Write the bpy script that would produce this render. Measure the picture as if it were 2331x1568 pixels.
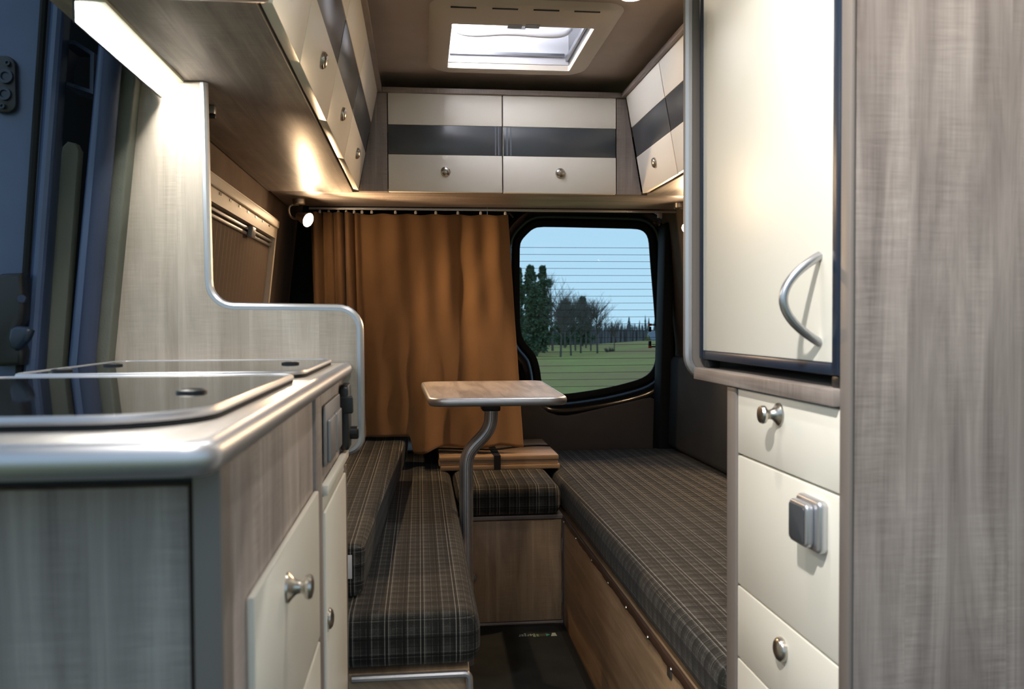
import bpy, bmesh, math, random
from mathutils import Vector, Matrix
random.seed(7)
scene = bpy.context.scene
COL = scene.collection
for o in list(bpy.data.objects):
    bpy.data.objects.remove(o)

# ------------------------------------------------------------------ camera
FPX, CXP, CYP, CAMZ = 1930.0, 1165.5, 784.0, 0.985
cam_d = bpy.data.cameras.new('camera')
cam_d.sensor_width = 36.0
cam_d.lens = 36.0 * FPX / 2331.0
cam_d.clip_start = 0.02
cam_d.clip_end = 3000
cam_d.dof.use_dof = True
cam_d.dof.focus_distance = 2.35
cam_d.dof.aperture_fstop = 8.5
cam = bpy.data.objects.new('camera', cam_d)
COL.objects.link(cam)
_y = Vector(((955 - CXP) / FPX, (CYP - 735) / FPX, -1)).normalized()
_u = Vector((-.0075, 1, 0)); _u = (_u - _y * _u.dot(_y)).normalized()
_x = _y.cross(_u)
ROT = Matrix((_x, _y, _u))
cam.matrix_world = Matrix.Translation((0, 0, CAMZ)) @ ROT.to_4x4()
scene.camera = cam

# ------------------------------------------------------------------ world, exposure
scene.view_settings.view_transform = 'Standard'
scene.view_settings.look = 'None'
scene.view_settings.gamma = 1.0
scene.view_settings.use_curve_mapping = False
scene.view_settings.exposure = 0.6
world = bpy.data.worlds.new('dusk_sky')
scene.world = world
world.use_nodes = True
nt = world.node_tree
nt.nodes.clear()
w_out = nt.nodes.new('ShaderNodeOutputWorld')
w_bg = nt.nodes.new('ShaderNodeBackground')
w_tc = nt.nodes.new('ShaderNodeTexCoord')
w_sep = nt.nodes.new('ShaderNodeSeparateXYZ')
w_ramp = nt.nodes.new('ShaderNodeValToRGB')
w_ramp.color_ramp.elements[0].position = 0.0
w_ramp.color_ramp.elements[0].color = (.50, .70, .83, 1)
w_ramp.color_ramp.elements[1].position = 0.5
w_ramp.color_ramp.elements[1].color = (.38, .53, .74, 1)
nt.links.new(w_tc.outputs['Generated'], w_sep.inputs[0])
nt.links.new(w_sep.outputs['Z'], w_ramp.inputs[0])
nt.links.new(w_ramp.outputs[0], w_bg.inputs['Color'])
w_bg.inputs['Strength'].default_value = 0.76
nt.links.new(w_bg.outputs[0], w_out.inputs[0])

# lamp strengths (used in each lamp's builder)
LED_STRENGTH = 92.0
READING_STRENGTH = 140.0
READING_WATTS = (11.0, 17.0)
DOWNLIGHT_STRENGTH = 25.0      # glow of the lens itself
SPOT_WATTS = (72.0, 9.5, 9.0)    # added cab fill lamp, then rear and aisle downlights
HATCH_STRENGTH = 60.0


# ------------------------------------------------------------------ node helpers
class NT:
    def __init__(self, name):
        self.m = bpy.data.materials.new(name)
        self.m.use_nodes = True
        self.t = self.m.node_tree
        self.t.nodes.clear()
        self.out = self.t.nodes.new('ShaderNodeOutputMaterial')

    def n(self, typ, **kw):
        nd = self.t.nodes.new(typ)
        for k, v in kw.items():
            setattr(nd, k, v)
        return nd

    def put(self, sock, v):
        if isinstance(v, bpy.types.NodeSocket):
            self.t.links.new(v, sock)
        elif v is not None:
            if hasattr(sock.default_value, '__len__') and not hasattr(v, '__len__'):
                v = (v, v, v)
            if hasattr(sock.default_value, '__len__') and len(sock.default_value) == 4 and len(v) == 3:
                v = (*v, 1)
            sock.default_value = v

    def math(self, op, a, b=None, c=None, clamp=False):
        nd = self.n('ShaderNodeMath', operation=op, use_clamp=clamp)
        for i, v in enumerate((a, b, c)):
            if v is not None:
                self.put(nd.inputs[i], v)
        return nd.outputs[0]

    def mix(self, f, a, b, blend='MIX'):
        nd = self.n('ShaderNodeMix', data_type='RGBA', blend_type=blend)
        self.put(nd.inputs[0], f)
        self.put(nd.inputs[6], a)
        self.put(nd.inputs[7], b)
        return nd.outputs[2]

    def comb(self, x, y, z=0.0):
        nd = self.n('ShaderNodeCombineXYZ')
        for i, v in enumerate((x, y, z)):
            self.put(nd.inputs[i], v)
        return nd.outputs[0]

    def noise(self, vec, scale=1.0, detail=3.0, rough=.55, dist=0.0):
        nd = self.n('ShaderNodeTexNoise')
        self.put(nd.inputs['Vector'], vec)
        nd.inputs['Scale'].default_value = scale
        nd.inputs['Detail'].default_value = detail
        nd.inputs['Roughness'].default_value = rough
        nd.inputs['Distortion'].default_value = dist
        return nd.outputs['Fac']

    def ramp(self, fac, stops):
        nd = self.n('ShaderNodeValToRGB')
        el = nd.color_ramp.elements
        while len(el) < len(stops):
            el.new(.5)
        for e, (p, c) in zip(el, stops):
            e.position = p
            e.color = (*c, 1) if len(c) == 3 else c
        self.put(nd.inputs[0], fac)
        return nd.outputs[0]

    def obj(self):
        tc = self.n('ShaderNodeTexCoord')
        sp = self.n('ShaderNodeSeparateXYZ')
        self.t.links.new(tc.outputs['Object'], sp.inputs[0])
        return tc.outputs['Object'], sp.outputs[0], sp.outputs[1], sp.outputs[2]

    def bump(self, h, strength=.2, dist=.001):
        nd = self.n('ShaderNodeBump')
        nd.inputs['Strength'].default_value = strength
        nd.inputs['Distance'].default_value = dist
        self.put(nd.inputs['Height'], h)
        return nd.outputs[0]

    def bsdf(self, color, rough=.5, metal=0.0, spec=.5, normal=None, **kw):
        b = self.n('ShaderNodeBsdfPrincipled')
        self.put(b.inputs['Base Color'], color)
        self.put(b.inputs['Roughness'], rough)
        self.put(b.inputs['Metallic'], metal)
        self.put(b.inputs['Specular IOR Level'], spec)
        if normal is not None:
            self.t.links.new(normal, b.inputs['Normal'])
        for k, v in kw.items():
            self.put(b.inputs[k], v)
        self.t.links.new(b.outputs[0], self.out.inputs[0])
        return b


def srgb(r, g, b):
    f = lambda c: c / 12.92 if c <= .04045 else ((c + .055) / 1.055) ** 2.4
    return (f(r / 255), f(g / 255), f(b / 255))


def plain(name, color, rough=.5, metal=0.0, spec=.5, grain=0.0, gscale=400, var=0.0, **kw):
    t = NT(name)
    nrm = None
    v, x, y, z = t.obj()
    col = color
    if var:
        nz = t.noise(v, 9, 4)
        d = tuple(c * (1 - var) for c in color)
        l = tuple(min(1, c * (1 + var)) for c in color)
        col = t.mix(nz, d, l)
    if grain:
        nrm = t.bump(t.noise(v, gscale, 2), grain, .0006)
    t.bsdf(col, rough, metal, spec, nrm, **kw)
    return t.m


def wood(name, axis, dark, light, rough=.42, spec=.45, plank=.118):
    """laminate with grain along one object axis, plank tone steps and cross saw marks"""
    t = NT(name)
    v, x, y, z = t.obj()
    if axis == 'Z':
        u, w = z, t.math('ADD', x, t.math('MULTIPLY', y, 1.07))
    elif axis == 'Y':
        u, w = y, t.math('ADD', x, t.math('MULTIPLY', z, 1.07))
    else:
        u, w = x, t.math('ADD', y, t.math('MULTIPLY', z, 1.07))
    cell = t.math('FLOOR', t.math('DIVIDE', w, plank))
    wn = t.n('ShaderNodeTexWhiteNoise', noise_dimensions='1D')
    t.put(wn.inputs['W'], cell)
    pl = wn.outputs['Value']
    off = t.math('MULTIPLY', pl, 13.7)
    big = t.noise(t.comb(t.math('ADD', t.math('MULTIPLY', u, 2.2), off), t.math('MULTIPLY', w, 26), off), 1, 5, .6, .9)
    fib = t.noise(t.comb(t.math('MULTIPLY', u, 9), t.math('MULTIPLY', w, 420), 0), 1, 3, .6)
    saw = t.noise(t.comb(t.math('MULTIPLY', u, 210), t.math('MULTIPLY', w, 16), off), 1, 3, .6, .6)
    smask = t.math('MULTIPLY', t.math('SUBTRACT', t.noise(t.comb(t.math('MULTIPLY', u, 4), t.math('MULTIPLY', w, 22), 7.7), 1, 3, .6), .36, clamp=True), 3.2, clamp=True)
    saw = t.math('ADD', t.math('MULTIPLY', t.math('SUBTRACT', saw, .5), smask), .5)
    cloud = t.noise(t.comb(t.math('MULTIPLY', u, 5), t.math('MULTIPLY', w, 9), 3.1), 1, 3, .5)
    f = t.math('MULTIPLY', big, .62)
    f = t.math('ADD', f, t.math('MULTIPLY', fib, .14))
    f = t.math('ADD', f, t.math('MULTIPLY', saw, .28))
    f = t.math('ADD', f, t.math('MULTIPLY', cloud, .22))
    f = t.math('ADD', f, t.math('MULTIPLY', pl, .12))
    mid = tuple((a + b) / 2 for a, b in zip(dark, light))
    col = t.ramp(f, [(.44, dark), (.65, mid), (.82, light)])
    h = t.math('ADD', fib, t.math('MULTIPLY', saw, .8))
    t.bsdf(col, rough, 0, spec, t.bump(h, .12, .0006))
    return t.m


def plaid(name, base, lite, warm=(1, 1, 1)):
    t = NT(name)
    v, x, y, z = t.obj()
    geo = t.n('ShaderNodeNewGeometry')
    sp = t.n('ShaderNodeSeparateXYZ')
    vt = t.n('ShaderNodeVectorTransform', vector_type='NORMAL', convert_from='WORLD', convert_to='OBJECT')
    t.t.links.new(geo.outputs['True Normal'], vt.inputs[0])
    t.t.links.new(vt.outputs[0], sp.inputs[0])

    def line(c, period, width, offs):
        fr = t.math('FRACT', t.math('ADD', t.math('DIVIDE', c, period), offs))
        d = t.math('ABSOLUTE', t.math('SUBTRACT', fr, .5))
        return t.math('LESS_THAN', d, width / period / 2)

    def fam(c, k):
        a = line(c, .064, .0016, .0)
        b = line(c, .064, .0016, .11)
        d = line(c, .064, .0012, .48)
        e = line(c, .0107, .0011, .3)
        s = t.math('ADD', t.math('ADD', a, b), t.math('ADD', t.math('MULTIPLY', d, .8), t.math('MULTIPLY', e, .35)))
        band = t.math('SINE', t.math('MULTIPLY', c, 6.2832 / .032))
        s = t.math('ADD', t.math('MULTIPLY', s, k), t.math('MULTIPLY', band, .10))
        dk = t.math('ADD', line(c, .032, .003, .65), line(c, .064, .002, .81))
        return t.math('SUBTRACT', s, t.math('MULTIPLY', dk, .22))
    tot = None
    for c, nrm, k in ((x, sp.outputs[0], .85), (y, sp.outputs[1], .38), (z, sp.outputs[2], .30)):
        m = t.math('LESS_THAN', t.math('ABSOLUTE', nrm), .75)
        s = t.math('MULTIPLY', fam(c, k), m)
        tot = s if tot is None else t.math('ADD', tot, s)
    weave = t.noise(v, 900, 2)
    mott = t.noise(v, 30, 3)
    tot = t.math('ADD', tot, t.math('MULTIPLY', t.math('SUBTRACT', weave, .5), .9))
    tot = t.math('ADD', tot, t.math('MULTIPLY', t.math('SUBTRACT', mott, .5), .35))
    f = t.math('ADD', t.math('MULTIPLY', tot, .55), .22, clamp=True)
    dk = tuple(c * .35 for c in base)
    col = t.ramp(f, [(0, dk), (.25, base), (1, lite)])
    t.bsdf(col, .78, 0, .25, t.bump(weave, .5, .0008), **{'Sheen Weight': .06, 'Sheen Roughness': .5})
    return t.m


def emit(name, color, strength):
    t = NT(name)
    e = t.n('ShaderNodeEmission')
    e.inputs[0].default_value = (*color, 1)
    e.inputs[1].default_value = strength
    t.t.links.new(e.outputs[0], t.out.inputs[0])
    return t.m


def pane(name, tint, gloss=.08, rough=.02):
    t = NT(name)
    tr = t.n('ShaderNodeBsdfTransparent')
    tr.inputs[0].default_value = (*tint, 1)
    gl = t.n('ShaderNodeBsdfGlossy')
    gl.inputs['Roughness'].default_value = rough
    fr = t.n('ShaderNodeFresnel')
    fr.inputs[0].default_value = 1.45
    mx = t.n('ShaderNodeMixShader')
    t.t.links.new(t.math('MULTIPLY', fr.outputs[0], gloss * 10), mx.inputs[0])
    t.t.links.new(tr.outputs[0], mx.inputs[1])
    t.t.links.new(gl.outputs[0], mx.inputs[2])
    t.t.links.new(mx.outputs[0], t.out.inputs[0])
    return t.m


W_D, W_L = srgb(102, 92, 87), srgb(182, 171, 163)
M = dict(
    wood_z=wood('grey_oak_vertical', 'Z', W_D, W_L),
    wood_y=wood('grey_oak_lengthways', 'Y', W_D, W_L),
    wood_x=wood('grey_oak_crossways', 'X', W_D, W_L),
    wood_light=wood('pale_oak_worktop', 'Y', srgb(178, 167, 156), srgb(226, 218, 208), .35),
    wood_part=wood('pale_oak_partition', 'Z', srgb(150, 138, 124), srgb(205, 195, 182), .45),
    oak_z=wood('warm_oak_vertical', 'Z', srgb(124, 100, 76), srgb(190, 162, 130)),
    oak_y=wood('warm_oak_lengthways', 'Y', srgb(124, 100, 76), srgb(190, 162, 130)),
    oak_x=wood('warm_oak_crossways', 'X', srgb(124, 100, 76), srgb(190, 162, 130)),
    wood_edge=plain('grey_edge_band', srgb(124, 116, 110), .45),
    cream=plain('cream_laminate', srgb(240, 236, 223), .38, 0, .45, .04, 700),
    band=plain('grey_satin_glass_band', srgb(72, 76, 80), .28, 0, .55),
    plaid=plaid('dark_plaid_fabric', (.020, .020, .018), (.33, .32, .29)),
    plaid_plain=plain('dark_woven_fabric', (.028, .029, .029), .85, 0, .2, .6, 700, .25),
    alu=plain('brushed_aluminium', (.56, .57, .60), .40, .9, .5),
    alu_mid=plain('satin_aluminium', (.50, .51, .53), .34, 1.0, .5),
    alu_dark=plain('dull_aluminium', (.36, .37, .39), .42, 1.0, .5),
    steel=plain('satin_nickel', (.55, .52, .47), .28, 1.0, .5),
    black=plain('black_plastic', (.012, .013, .014), .4),
    black_matte=plain('black_rubber', (.010, .011, .012), .7, 0, .3),
    gloss_black=plain('glossy_black_paint', (.014, .014, .017), .12, 0, .6),
    paint=plain('dark_blue_van_paint', srgb(74, 90, 122), .3, 0, .5, .08, 150, .2),
    frame_blue=plain('dark_blue_grey_frame', srgb(30, 44, 62), .35),
    seal=plain('ribbed_dark_seal', srgb(56, 66, 90), .6, 0, .35, .4, 260),
    felt=plain('grey_felt_lining', srgb(104, 106, 98), .95, 0, .1, 1.0, 380, .35),
    ceil=plain('grey_brown_ceiling_fabric', srgb(200, 187, 177), .9, 0, .15, .5, 600, .12),
    wallfab=plain('brown_grey_wall_fabric', srgb(126, 111, 99), .92, 0, .12, .6, 500, .3),
    trimgrey=plain('grey_door_trim', srgb(98, 92, 88), .75, 0, .25, .3, 500, .1),
    beige=plain('grey_beige_plastic', srgb(186, 186, 166), .6),
    hatch=plain('ivory_plastic', srgb(226, 216, 200), .5, 0, .4, .05, 500),
    white=plain('white_plastic', srgb(226, 226, 228), .4),
    grey_plastic=plain('silver_grey_plastic', srgb(150, 150, 152), .38, .35, .5),
    curtain=None,
    mat=plain('black_carpet_mat', (.030, .032, .030), .95, 0, .1, 1.0, 900, .5),
    vinyl=plain('dark_floor_vinyl', (.03, .028, .026), .6),
    blind=plain('pleated_blind_fabric', srgb(120, 106, 94), .85, 0, .2, .2, 300, .1),
    lid=plain('smoked_glass_lid', (.018, .018, .020), .05, 0, .55),
    hem=plain('brown_vinyl_hem', srgb(74, 56, 46), .45),
    orange=plain('orange_plastic', srgb(190, 82, 30), .5),
    textw=plain('printed_pale_grey', srgb(176, 186, 168), .8),
    textg=plain('printed_green', srgb(110, 140, 96), .8),
    textt=plain('printed_teal', srgb(70, 150, 130), .8),
    textd=plain('printed_olive', srgb(66, 66, 50), .8),
    grass=None, bark=plain('dark_bark', srgb(98, 94, 88), .95, 0, .1),
    pine=plain('pine_needles', srgb(82, 104, 80), .9, 0, .1, 0, 1, .4),
    spruce=plain('far_spruce_green', srgb(78, 98, 98), .95, 0, .1),
    thicket=plain('bare_birch_thicket', srgb(104, 104, 106), .95, 0, .1, 0, 1, .3),
    house=plain('pale_house_render', srgb(200, 204, 206), .8),
    roof=plain('grey_roof_tiles', srgb(110, 118, 126), .8),
    window_dark=plain('dark_house_window', (.02, .02, .03), .2),
    glass=pane('rear_window_glass', (.90, .97, 1.0), .035),
    dome=None,
    bracket_grey=plain('grey_bracket_behind_glass', srgb(104, 110, 118), .5),
    led=emit('led_cool_white', (1.0, .98, .90), LED_STRENGTH),
    bulb=emit('warm_reading_bulb', (1.0, .70, .42), READING_STRENGTH),
    down=emit('downlight_white', (1.0, .88, .70), DOWNLIGHT_STRENGTH),
    hatchled=emit('hatch_led', (.93, .92, 1.0), HATCH_STRENGTH),
    wire=plain('heating_wire', (.10, .16, .18), .6),
)
t = NT('ochre_curtain')
v, x, y, z = t.obj()
wv = t.noise(v, 1400, 2)
cl = t.noise(v, 6, 4)
t.bsdf(t.mix(cl, srgb(122, 90, 58), srgb(142, 108, 74)), .82, 0, .2, t.bump(wv, .35, .0006), **{'Sheen Weight': .2})
M['curtain'] = t.m
t = NT('dusk_meadow')
v, x, y, z = t.obj()
a = t.noise(t.comb(t.math('MULTIPLY', x, .12), t.math('MULTIPLY', y, .05)), 1, 5)
b = t.noise(v, 1.8, 5, .7)
f = t.math('ADD', t.math('MULTIPLY', a, .6), t.math('MULTIPLY', b, .5))
t.bsdf(t.ramp(f, [(.38, srgb(150, 122, 82)), (.52, srgb(148, 134, 80)), (.66, srgb(148, 154, 80))]), .95, 0, .1)
M['grass'] = t.m
t = NT('milky_roof_dome')
tr = t.n('ShaderNodeBsdfTranslucent'); tr.inputs[0].default_value = (.9, .9, .93, 1)
df = t.n('ShaderNodeBsdfDiffuse'); df.inputs[0].default_value = (.85, .85, .88, 1)
mx = t.n('ShaderNodeMixShader'); mx.inputs[0].default_value = .5
t.t.links.new(df.outputs[0], mx.inputs[1]); t.t.links.new(tr.outputs[0], mx.inputs[2])
t.t.links.new(mx.outputs[0], t.out.inputs[0])
M['dome'] = t.m


# ------------------------------------------------------------------ mesh helpers
def at(px, py, X=None, Y=None, Z=None):
    """a point on a plane of the room, measured from the photograph"""
    d = ROT @ Vector(((px - CXP) / FPX, (CYP - py) / FPX, -1))
    k = X / d.x if X is not None else Y / d.y if Y is not None else (Z - CAMZ) / d.z
    return Vector((0, 0, CAMZ)) + d * k


def B():
    return bmesh.new()


def bevel(bm, geom_verts, w, seg=2):
    vs = set(geom_verts)
    es = [e for e in bm.edges if e.verts[0] in vs and e.verts[1] in vs]
    bmesh.ops.bevel(bm, geom=es, offset=w, segments=seg, profile=.5, affect='EDGES', clamp_overlap=True)


def box(bm, x0, x1, y0, y1, z0, z1, bev=0.0, seg=2, mat=None):
    vs = [bm.verts.new((x, y, z)) for x in (x0, x1) for y in (y0, y1) for z in (z0, z1)]
    for f in ((0, 1, 3, 2), (4, 6, 7, 5), (0, 4, 5, 1), (2, 3, 7, 6), (0, 2, 6, 4), (1, 5, 7, 3)):
        bm.faces.new([vs[i] for i in f])
    if mat is not None:
        for q in vs:
            q.co = mat @ q.co
    if bev:
        bevel(bm, vs, bev, seg)
    return bm


def frame(O, U, V, N):
    """matrix taking (u,v,n) to the room"""
    U, V, N = Vector(U).normalized(), Vector(V).normalized(), Vector(N).normalized()
    m = Matrix((U, V, N)).transposed().to_4x4()
    m.translation = Vector(O)
    return m


def hexa(bm, pts, bev=0.0, seg=2):
    """8 corner points: 4 of one face, then 4 of the opposite face"""
    vs = [bm.verts.new(p) for p in pts]
    for f in ((3, 2, 1, 0), (4, 5, 6, 7), (0, 1, 5, 4), (1, 2, 6, 5), (2, 3, 7, 6), (3, 0, 4, 7)):
        bm.faces.new([vs[i] for i in f])
    bmesh.ops.recalc_face_normals(bm, faces=bm.faces[:])
    if bev:
        bevel(bm, vs, bev, seg)
    return bm


def prism(bm, poly, m, n0, n1, bev=0.0, seg=2):
    """polygon in the (u,v) plane of matrix m, extruded from n0 to n1"""
    a = [bm.verts.new(m @ Vector((p[0], p[1], n0))) for p in poly]
    b = [bm.verts.new(m @ Vector((p[0], p[1], n1))) for p in poly]
    k = len(poly)
    bm.faces.new(a[::-1]); bm.faces.new(b)
    for i in range(k):
        bm.faces.new((a[i], a[(i + 1) % k], b[(i + 1) % k], b[i]))
    bmesh.ops.recalc_face_normals(bm, faces=bm.faces[:])
    if bev:
        es = [e for e in bm.edges if (e.verts[0] in a and e.verts[1] in a) or (e.verts[0] in b and e.verts[1] in b)]
        bmesh.ops.bevel(bm, geom=es, offset=bev, segments=seg, profile=.5, affect='EDGES', clamp_overlap=True)
    return bm


def rrect(u0, u1, v0, v1, r, seg=6):
    rs = r if hasattr(r, '__len__') else (r,) * 4
    out = []
    for (cx, cy, a0), q in zip(((u1, v1, 0), (u0, v1, 90), (u0, v0, 180), (u1, v0, 270)), rs):
        q = max(q, 1e-5)
        sx = -1 if cx == u1 else 1
        sy = -1 if cy == v1 else 1
        for i in range(seg + 1):
            a = math.radians(a0 + 90 * i / seg)
            out.append((cx + sx * q + q * math.cos(a), cy + sy * q + q * math.sin(a)))
    return out


def tube(bm, pts, r, seg=10, cap=True, closed=False):
    pts = [Vector(p) for p in pts]
    k = len(pts)
    rr = r if hasattr(r, '__len__') else [r] * k
    ups = None
    rings = []
    for i, p in enumerate(pts):
        if closed:
            d = pts[(i + 1) % k] - pts[i - 1]
        else:
            d = pts[min(i + 1, k - 1)] - pts[max(i - 1, 0)]
        d.normalize()
        if ups is None:
            ups = Vector((0, 0, 1)) if abs(d.z) < .9 else Vector((1, 0, 0))
        ups = (ups - d * ups.dot(d)).normalized()
        s = d.cross(ups)
        rings.append([bm.verts.new(p + (ups * math.cos(2 * math.pi * j / seg) + s * math.sin(2 * math.pi * j / seg)) * rr[i]) for j in range(seg)])
    for i in range(k if closed else k - 1):
        a, b = rings[i], rings[(i + 1) % k]
        for j in range(seg):
            bm.faces.new((a[j], a[(j + 1) % seg], b[(j + 1) % seg], b[j]))
    if cap and not closed:
        bm.faces.new(rings[0][::-1]); bm.faces.new(rings[-1])
    bmesh.ops.recalc_face_normals(bm, faces=bm.faces[:])
    return bm


def lathe(bm, prof, m, seg=20):
    """profile (radius, height) turned about the n axis of matrix m"""
    rings = []
    for r, h in prof:
        if r < 1e-6:
            rings.append([bm.verts.new(m @ Vector((0, 0, h)))])
        else:
            rings.append([bm.verts.new(m @ Vector((r * math.cos(2 * math.pi * j / seg), r * math.sin(2 * math.pi * j / seg), h))) for j in range(seg)])
    for a, b in zip(rings, rings[1:]):
        for j in range(seg):
            q = []
            for w in (a[j % len(a)], a[(j + 1) % seg % len(a)], b[(j + 1) % seg % len(b)], b[j % len(b)]):
                if w not in q:
                    q.append(w)
            if len(q) > 2:
                bm.faces.new(q)
    if len(rings[0]) > 1:
        bm.faces.new(rings[0][::-1])
    if len(rings[-1]) > 1:
        bm.faces.new(rings[-1])
    bmesh.ops.recalc_face_normals(bm, faces=bm.faces[:])
    return bm


def smooth_path(pts, it=2, closed=False):
    pts = [Vector(p) for p in pts]
    for _ in range(it):
        new = [] if closed else [pts[0]]
        k = len(pts)
        for i in range(k if closed else k - 1):
            a, b = pts[i], pts[(i + 1) % k]
            new += [a * .75 + b * .25, a * .25 + b * .75]
        if not closed:
            new.append(pts[-1])
        pts = new
    return pts


def root_loc(o):
    p = Vector((0, 0, 0))
    while o is not None:
        p += o.location
        o = o.parent
    return p


def obj(name, bm, mat, parent=None, angle=35, org=None, smooth=True):
    """link a bmesh given in room coordinates as one mesh object"""
    bmesh.ops.remove_doubles(bm, verts=bm.verts[:], dist=1e-6)
    if parent is None:
        if org is None:
            xs = [v.co.x for v in bm.verts]; ys = [v.co.y for v in bm.verts]; zs = [v.co.z for v in bm.verts]
            org = Vector(((min(xs) + max(xs)) / 2, (min(ys) + max(ys)) / 2, min(zs)))
        base = Vector(org)
    else:
        base = root_loc(parent)
    for v in bm.verts:
        v.co -= base
    if smooth:
        lim = math.radians(angle)
        for f in bm.faces:
            f.smooth = True
        for e in bm.edges:
            if len(e.link_faces) == 2:
                e.smooth = e.calc_face_angle(0) < lim
    me = bpy.data.meshes.new(name)
    bm.to_mesh(me)
    bm.free()
    o = bpy.data.objects.new(name, me)
    COL.objects.link(o)
    me.materials.append(M[mat] if isinstance(mat, str) else mat)
    if parent is None:
        o.location = base
    else:
        o.parent = parent
    return o


def thing(name, label, cat, loc, group=None, kind=None):
    o = bpy.data.objects.new(name, None)
    o.empty_display_size = .05
    COL.objects.link(o)
    o.location = loc
    return tag(o, label, cat, group, kind)


def tag(o, label=None, cat=None, group=None, kind=None):
    if label: o['label'] = label
    if cat: o['category'] = cat
    if group: o['group'] = group
    if kind: o['kind'] = kind
    return o


def struct(o, label, cat):
    return tag(o, label, cat, kind='structure')


KNOB = [(.0, 0), (.0170, 0), (.0165, .0022), (.0125, .005), (.0078, .0095), (.0066, .014), (.0085, .0175), (.0128, .0195), (.0135, .0225), (.0120, .0255), (.006, .0270), (0, .0273)]
KNOB_FLAT = [(0, 0), (.0155, 0), (.0158, .003), (.0145, .006), (.0138, .0062), (.012, .0085), (.006, .0105), (0, .011)]


def knob(parent, m, prof=KNOB, sx=1, mat='steel'):
    bm = B()
    lathe(bm, prof, m @ Matrix.Diagonal((sx, 1, 1, 1)), 24)
    o = obj('knob', bm, mat, parent)
    return o


# ================================================================== THE SHELL
ZU = 1.398          # underside of the overhead cupboards
ZC = 1.770          # ceiling
YC = 2.700          # rear cupboard fronts


def xl(z):          # inner face of the left wall, leaning inwards with height
    return -.525 + (z - .92) * .115 if z > .6 else -.562


def xr(z):
    return .55 - xl(z)


bm = B()
box(bm, -.66, 1.22, -1.2, 3.60, -.04, 0)
struct(obj('floor', bm, 'vinyl'), 'dark vinyl van floor under the black mat', 'floor')

# ceiling with an opening for the roof hatch
HX0, HX1, HY0, HY1 = .085, .465, 2.20, 2.585
bm = B()
for a in ((-.62, HX0, -.35, 3.62), (HX1, 1.18, -.35, 3.62), (HX0, HX1, -.35, HY0), (HX0, HX1, HY1, 3.62)):
    box(bm, *a, ZC, ZC + .03)
struct(obj('ceiling', bm, 'ceil'), 'grey-brown fabric ceiling around the roof hatch', 'ceiling')


def wall(name, f, y0, y1, sgn, label):
    bm = B()
    zs = [0, .3, .6, .92, 1.2, 1.5, ZC]
    m = frame((0, 0, 0), (1, 0, 0), (0, 0, 1), (0, 1, 0))
    poly = [(f(z), z) for z in zs] + [(f(z) + sgn * .05, z) for z in reversed(zs)]
    prism(bm, poly, m, y0, y1)
    return struct(obj(name, bm, 'wallfab'), label, 'wall')


wall('wall_left', xl, 1.52, 3.50, -1, 'brown-grey fabric covered left side wall with the closed blind')
wall('wall_right', xr, .30, 3.50, 1, 'brown-grey fabric covered right side wall behind the bed')
# wall behind the driver side of the camera is the open cab: nothing stands there

# ------------------------------------------------------------------ rear doors
YD = 3.52
gl_uv = [(270, 215), (420, 217), (600, 221), (800, 226), (945, 229), (992, 240), (1024, 268), (1041, 315), (1047, 400), (1056, 520), (1068, 660),
         (1079, 800), (1088, 930), (1092, 1060), (1090, 1140), (1074, 1200), (1040, 1248), (980, 1284), (900, 1308), (800, 1334), (700, 1354), (600, 1370),
         (500, 1384), (420, 1391), (345, 1386), (300, 1350), (281, 1290), (272, 1210), (248, 1125), (216, 1080), (170, 1030), (143, 972),
         (134, 900), (132, 780), (131, 600), (131, 450), (133, 345), (150, 306), (185, 268), (222, 234)]
win = [at(1140 + u * .33170, 440 + v * .33170, Y=YD) for u, v in gl_uv]
win = [Vector((p.x, p.y)) for p in smooth_path([(p.x, p.z, 0) for p in win], 1, True)]


def offset(poly, d):
    """outline pushed outwards by d along its averaged normals"""
    k = len(poly)
    out = []
    for i in range(k):
        tv = poly[(i + 2) % k] - poly[i - 2]
        nrm = Vector((tv.y, -tv.x)).normalized()
        out.append(poly[i] + nrm * d)
    return out


area = sum(a.x * b.y - b.x * a.y for a, b in zip(win, win[1:] + win[:1]))
SG = 1 if area > 0 else -1


def ring(bm, steps, poly=win):
    """loft between offset outlines: steps are (offset, y)"""
    loops = []
    for d, y in steps:
        loops.append([bm.verts.new((p.x, y, p.y)) for p in offset(poly, SG * d)])
    k = len(poly)
    for a, b in zip(loops, loops[1:]):
        for i in range(k):
            bm.faces.new((a[i], a[(i + 1) % k], b[(i + 1) % k], b[i]))
    bmesh.ops.recalc_face_normals(bm, faces=bm.faces[:])
    return loops


door_r = thing('door_1', 'dark rear door with the large uncovered window', 'door', (.7, 3.6, 0), kind='structure')
bm = B()
# door skin: from the window surround out to the door edges
k = len(win)
inner = offset(win, SG * .085)
rect = []
cx, cz = .72, 1.03
x0, x1, z0, z1 = .285, 1.13, .05, 1.60
for p in inner:
    d = Vector((p.x - cx, p.y - cz))
    s = min((x1 - cx) / d.x if d.x > 0 else (x0 - cx) / d.x, (z1 - cz) / d.y if d.y > 0 else (z0 - cz) / d.y)
    rect.append(Vector((cx, cz)) + d * s)
a = [bm.verts.new((p.x, YD + .018, p.y)) for p in inner]
b = [bm.verts.new((p.x, YD + .018, p.y)) for p in rect]
c = [bm.verts.new((p.x, YD + .075, p.y)) for p in rect]
for i in range(k):
    j = (i + 1) % k
    bm.faces.new((a[i], a[j], b[j], b[i])); bm.faces.new((b[i], b[j], c[j], c[i]))
for zz0, zz1 in ((.05, .12), (1.52, 1.60)):      # square the corners
    box(bm, x0, x1, YD + .02, YD + .075, zz0, zz1)
obj('door_skin', bm, 'gloss_black', door_r)
bm = B()
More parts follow.
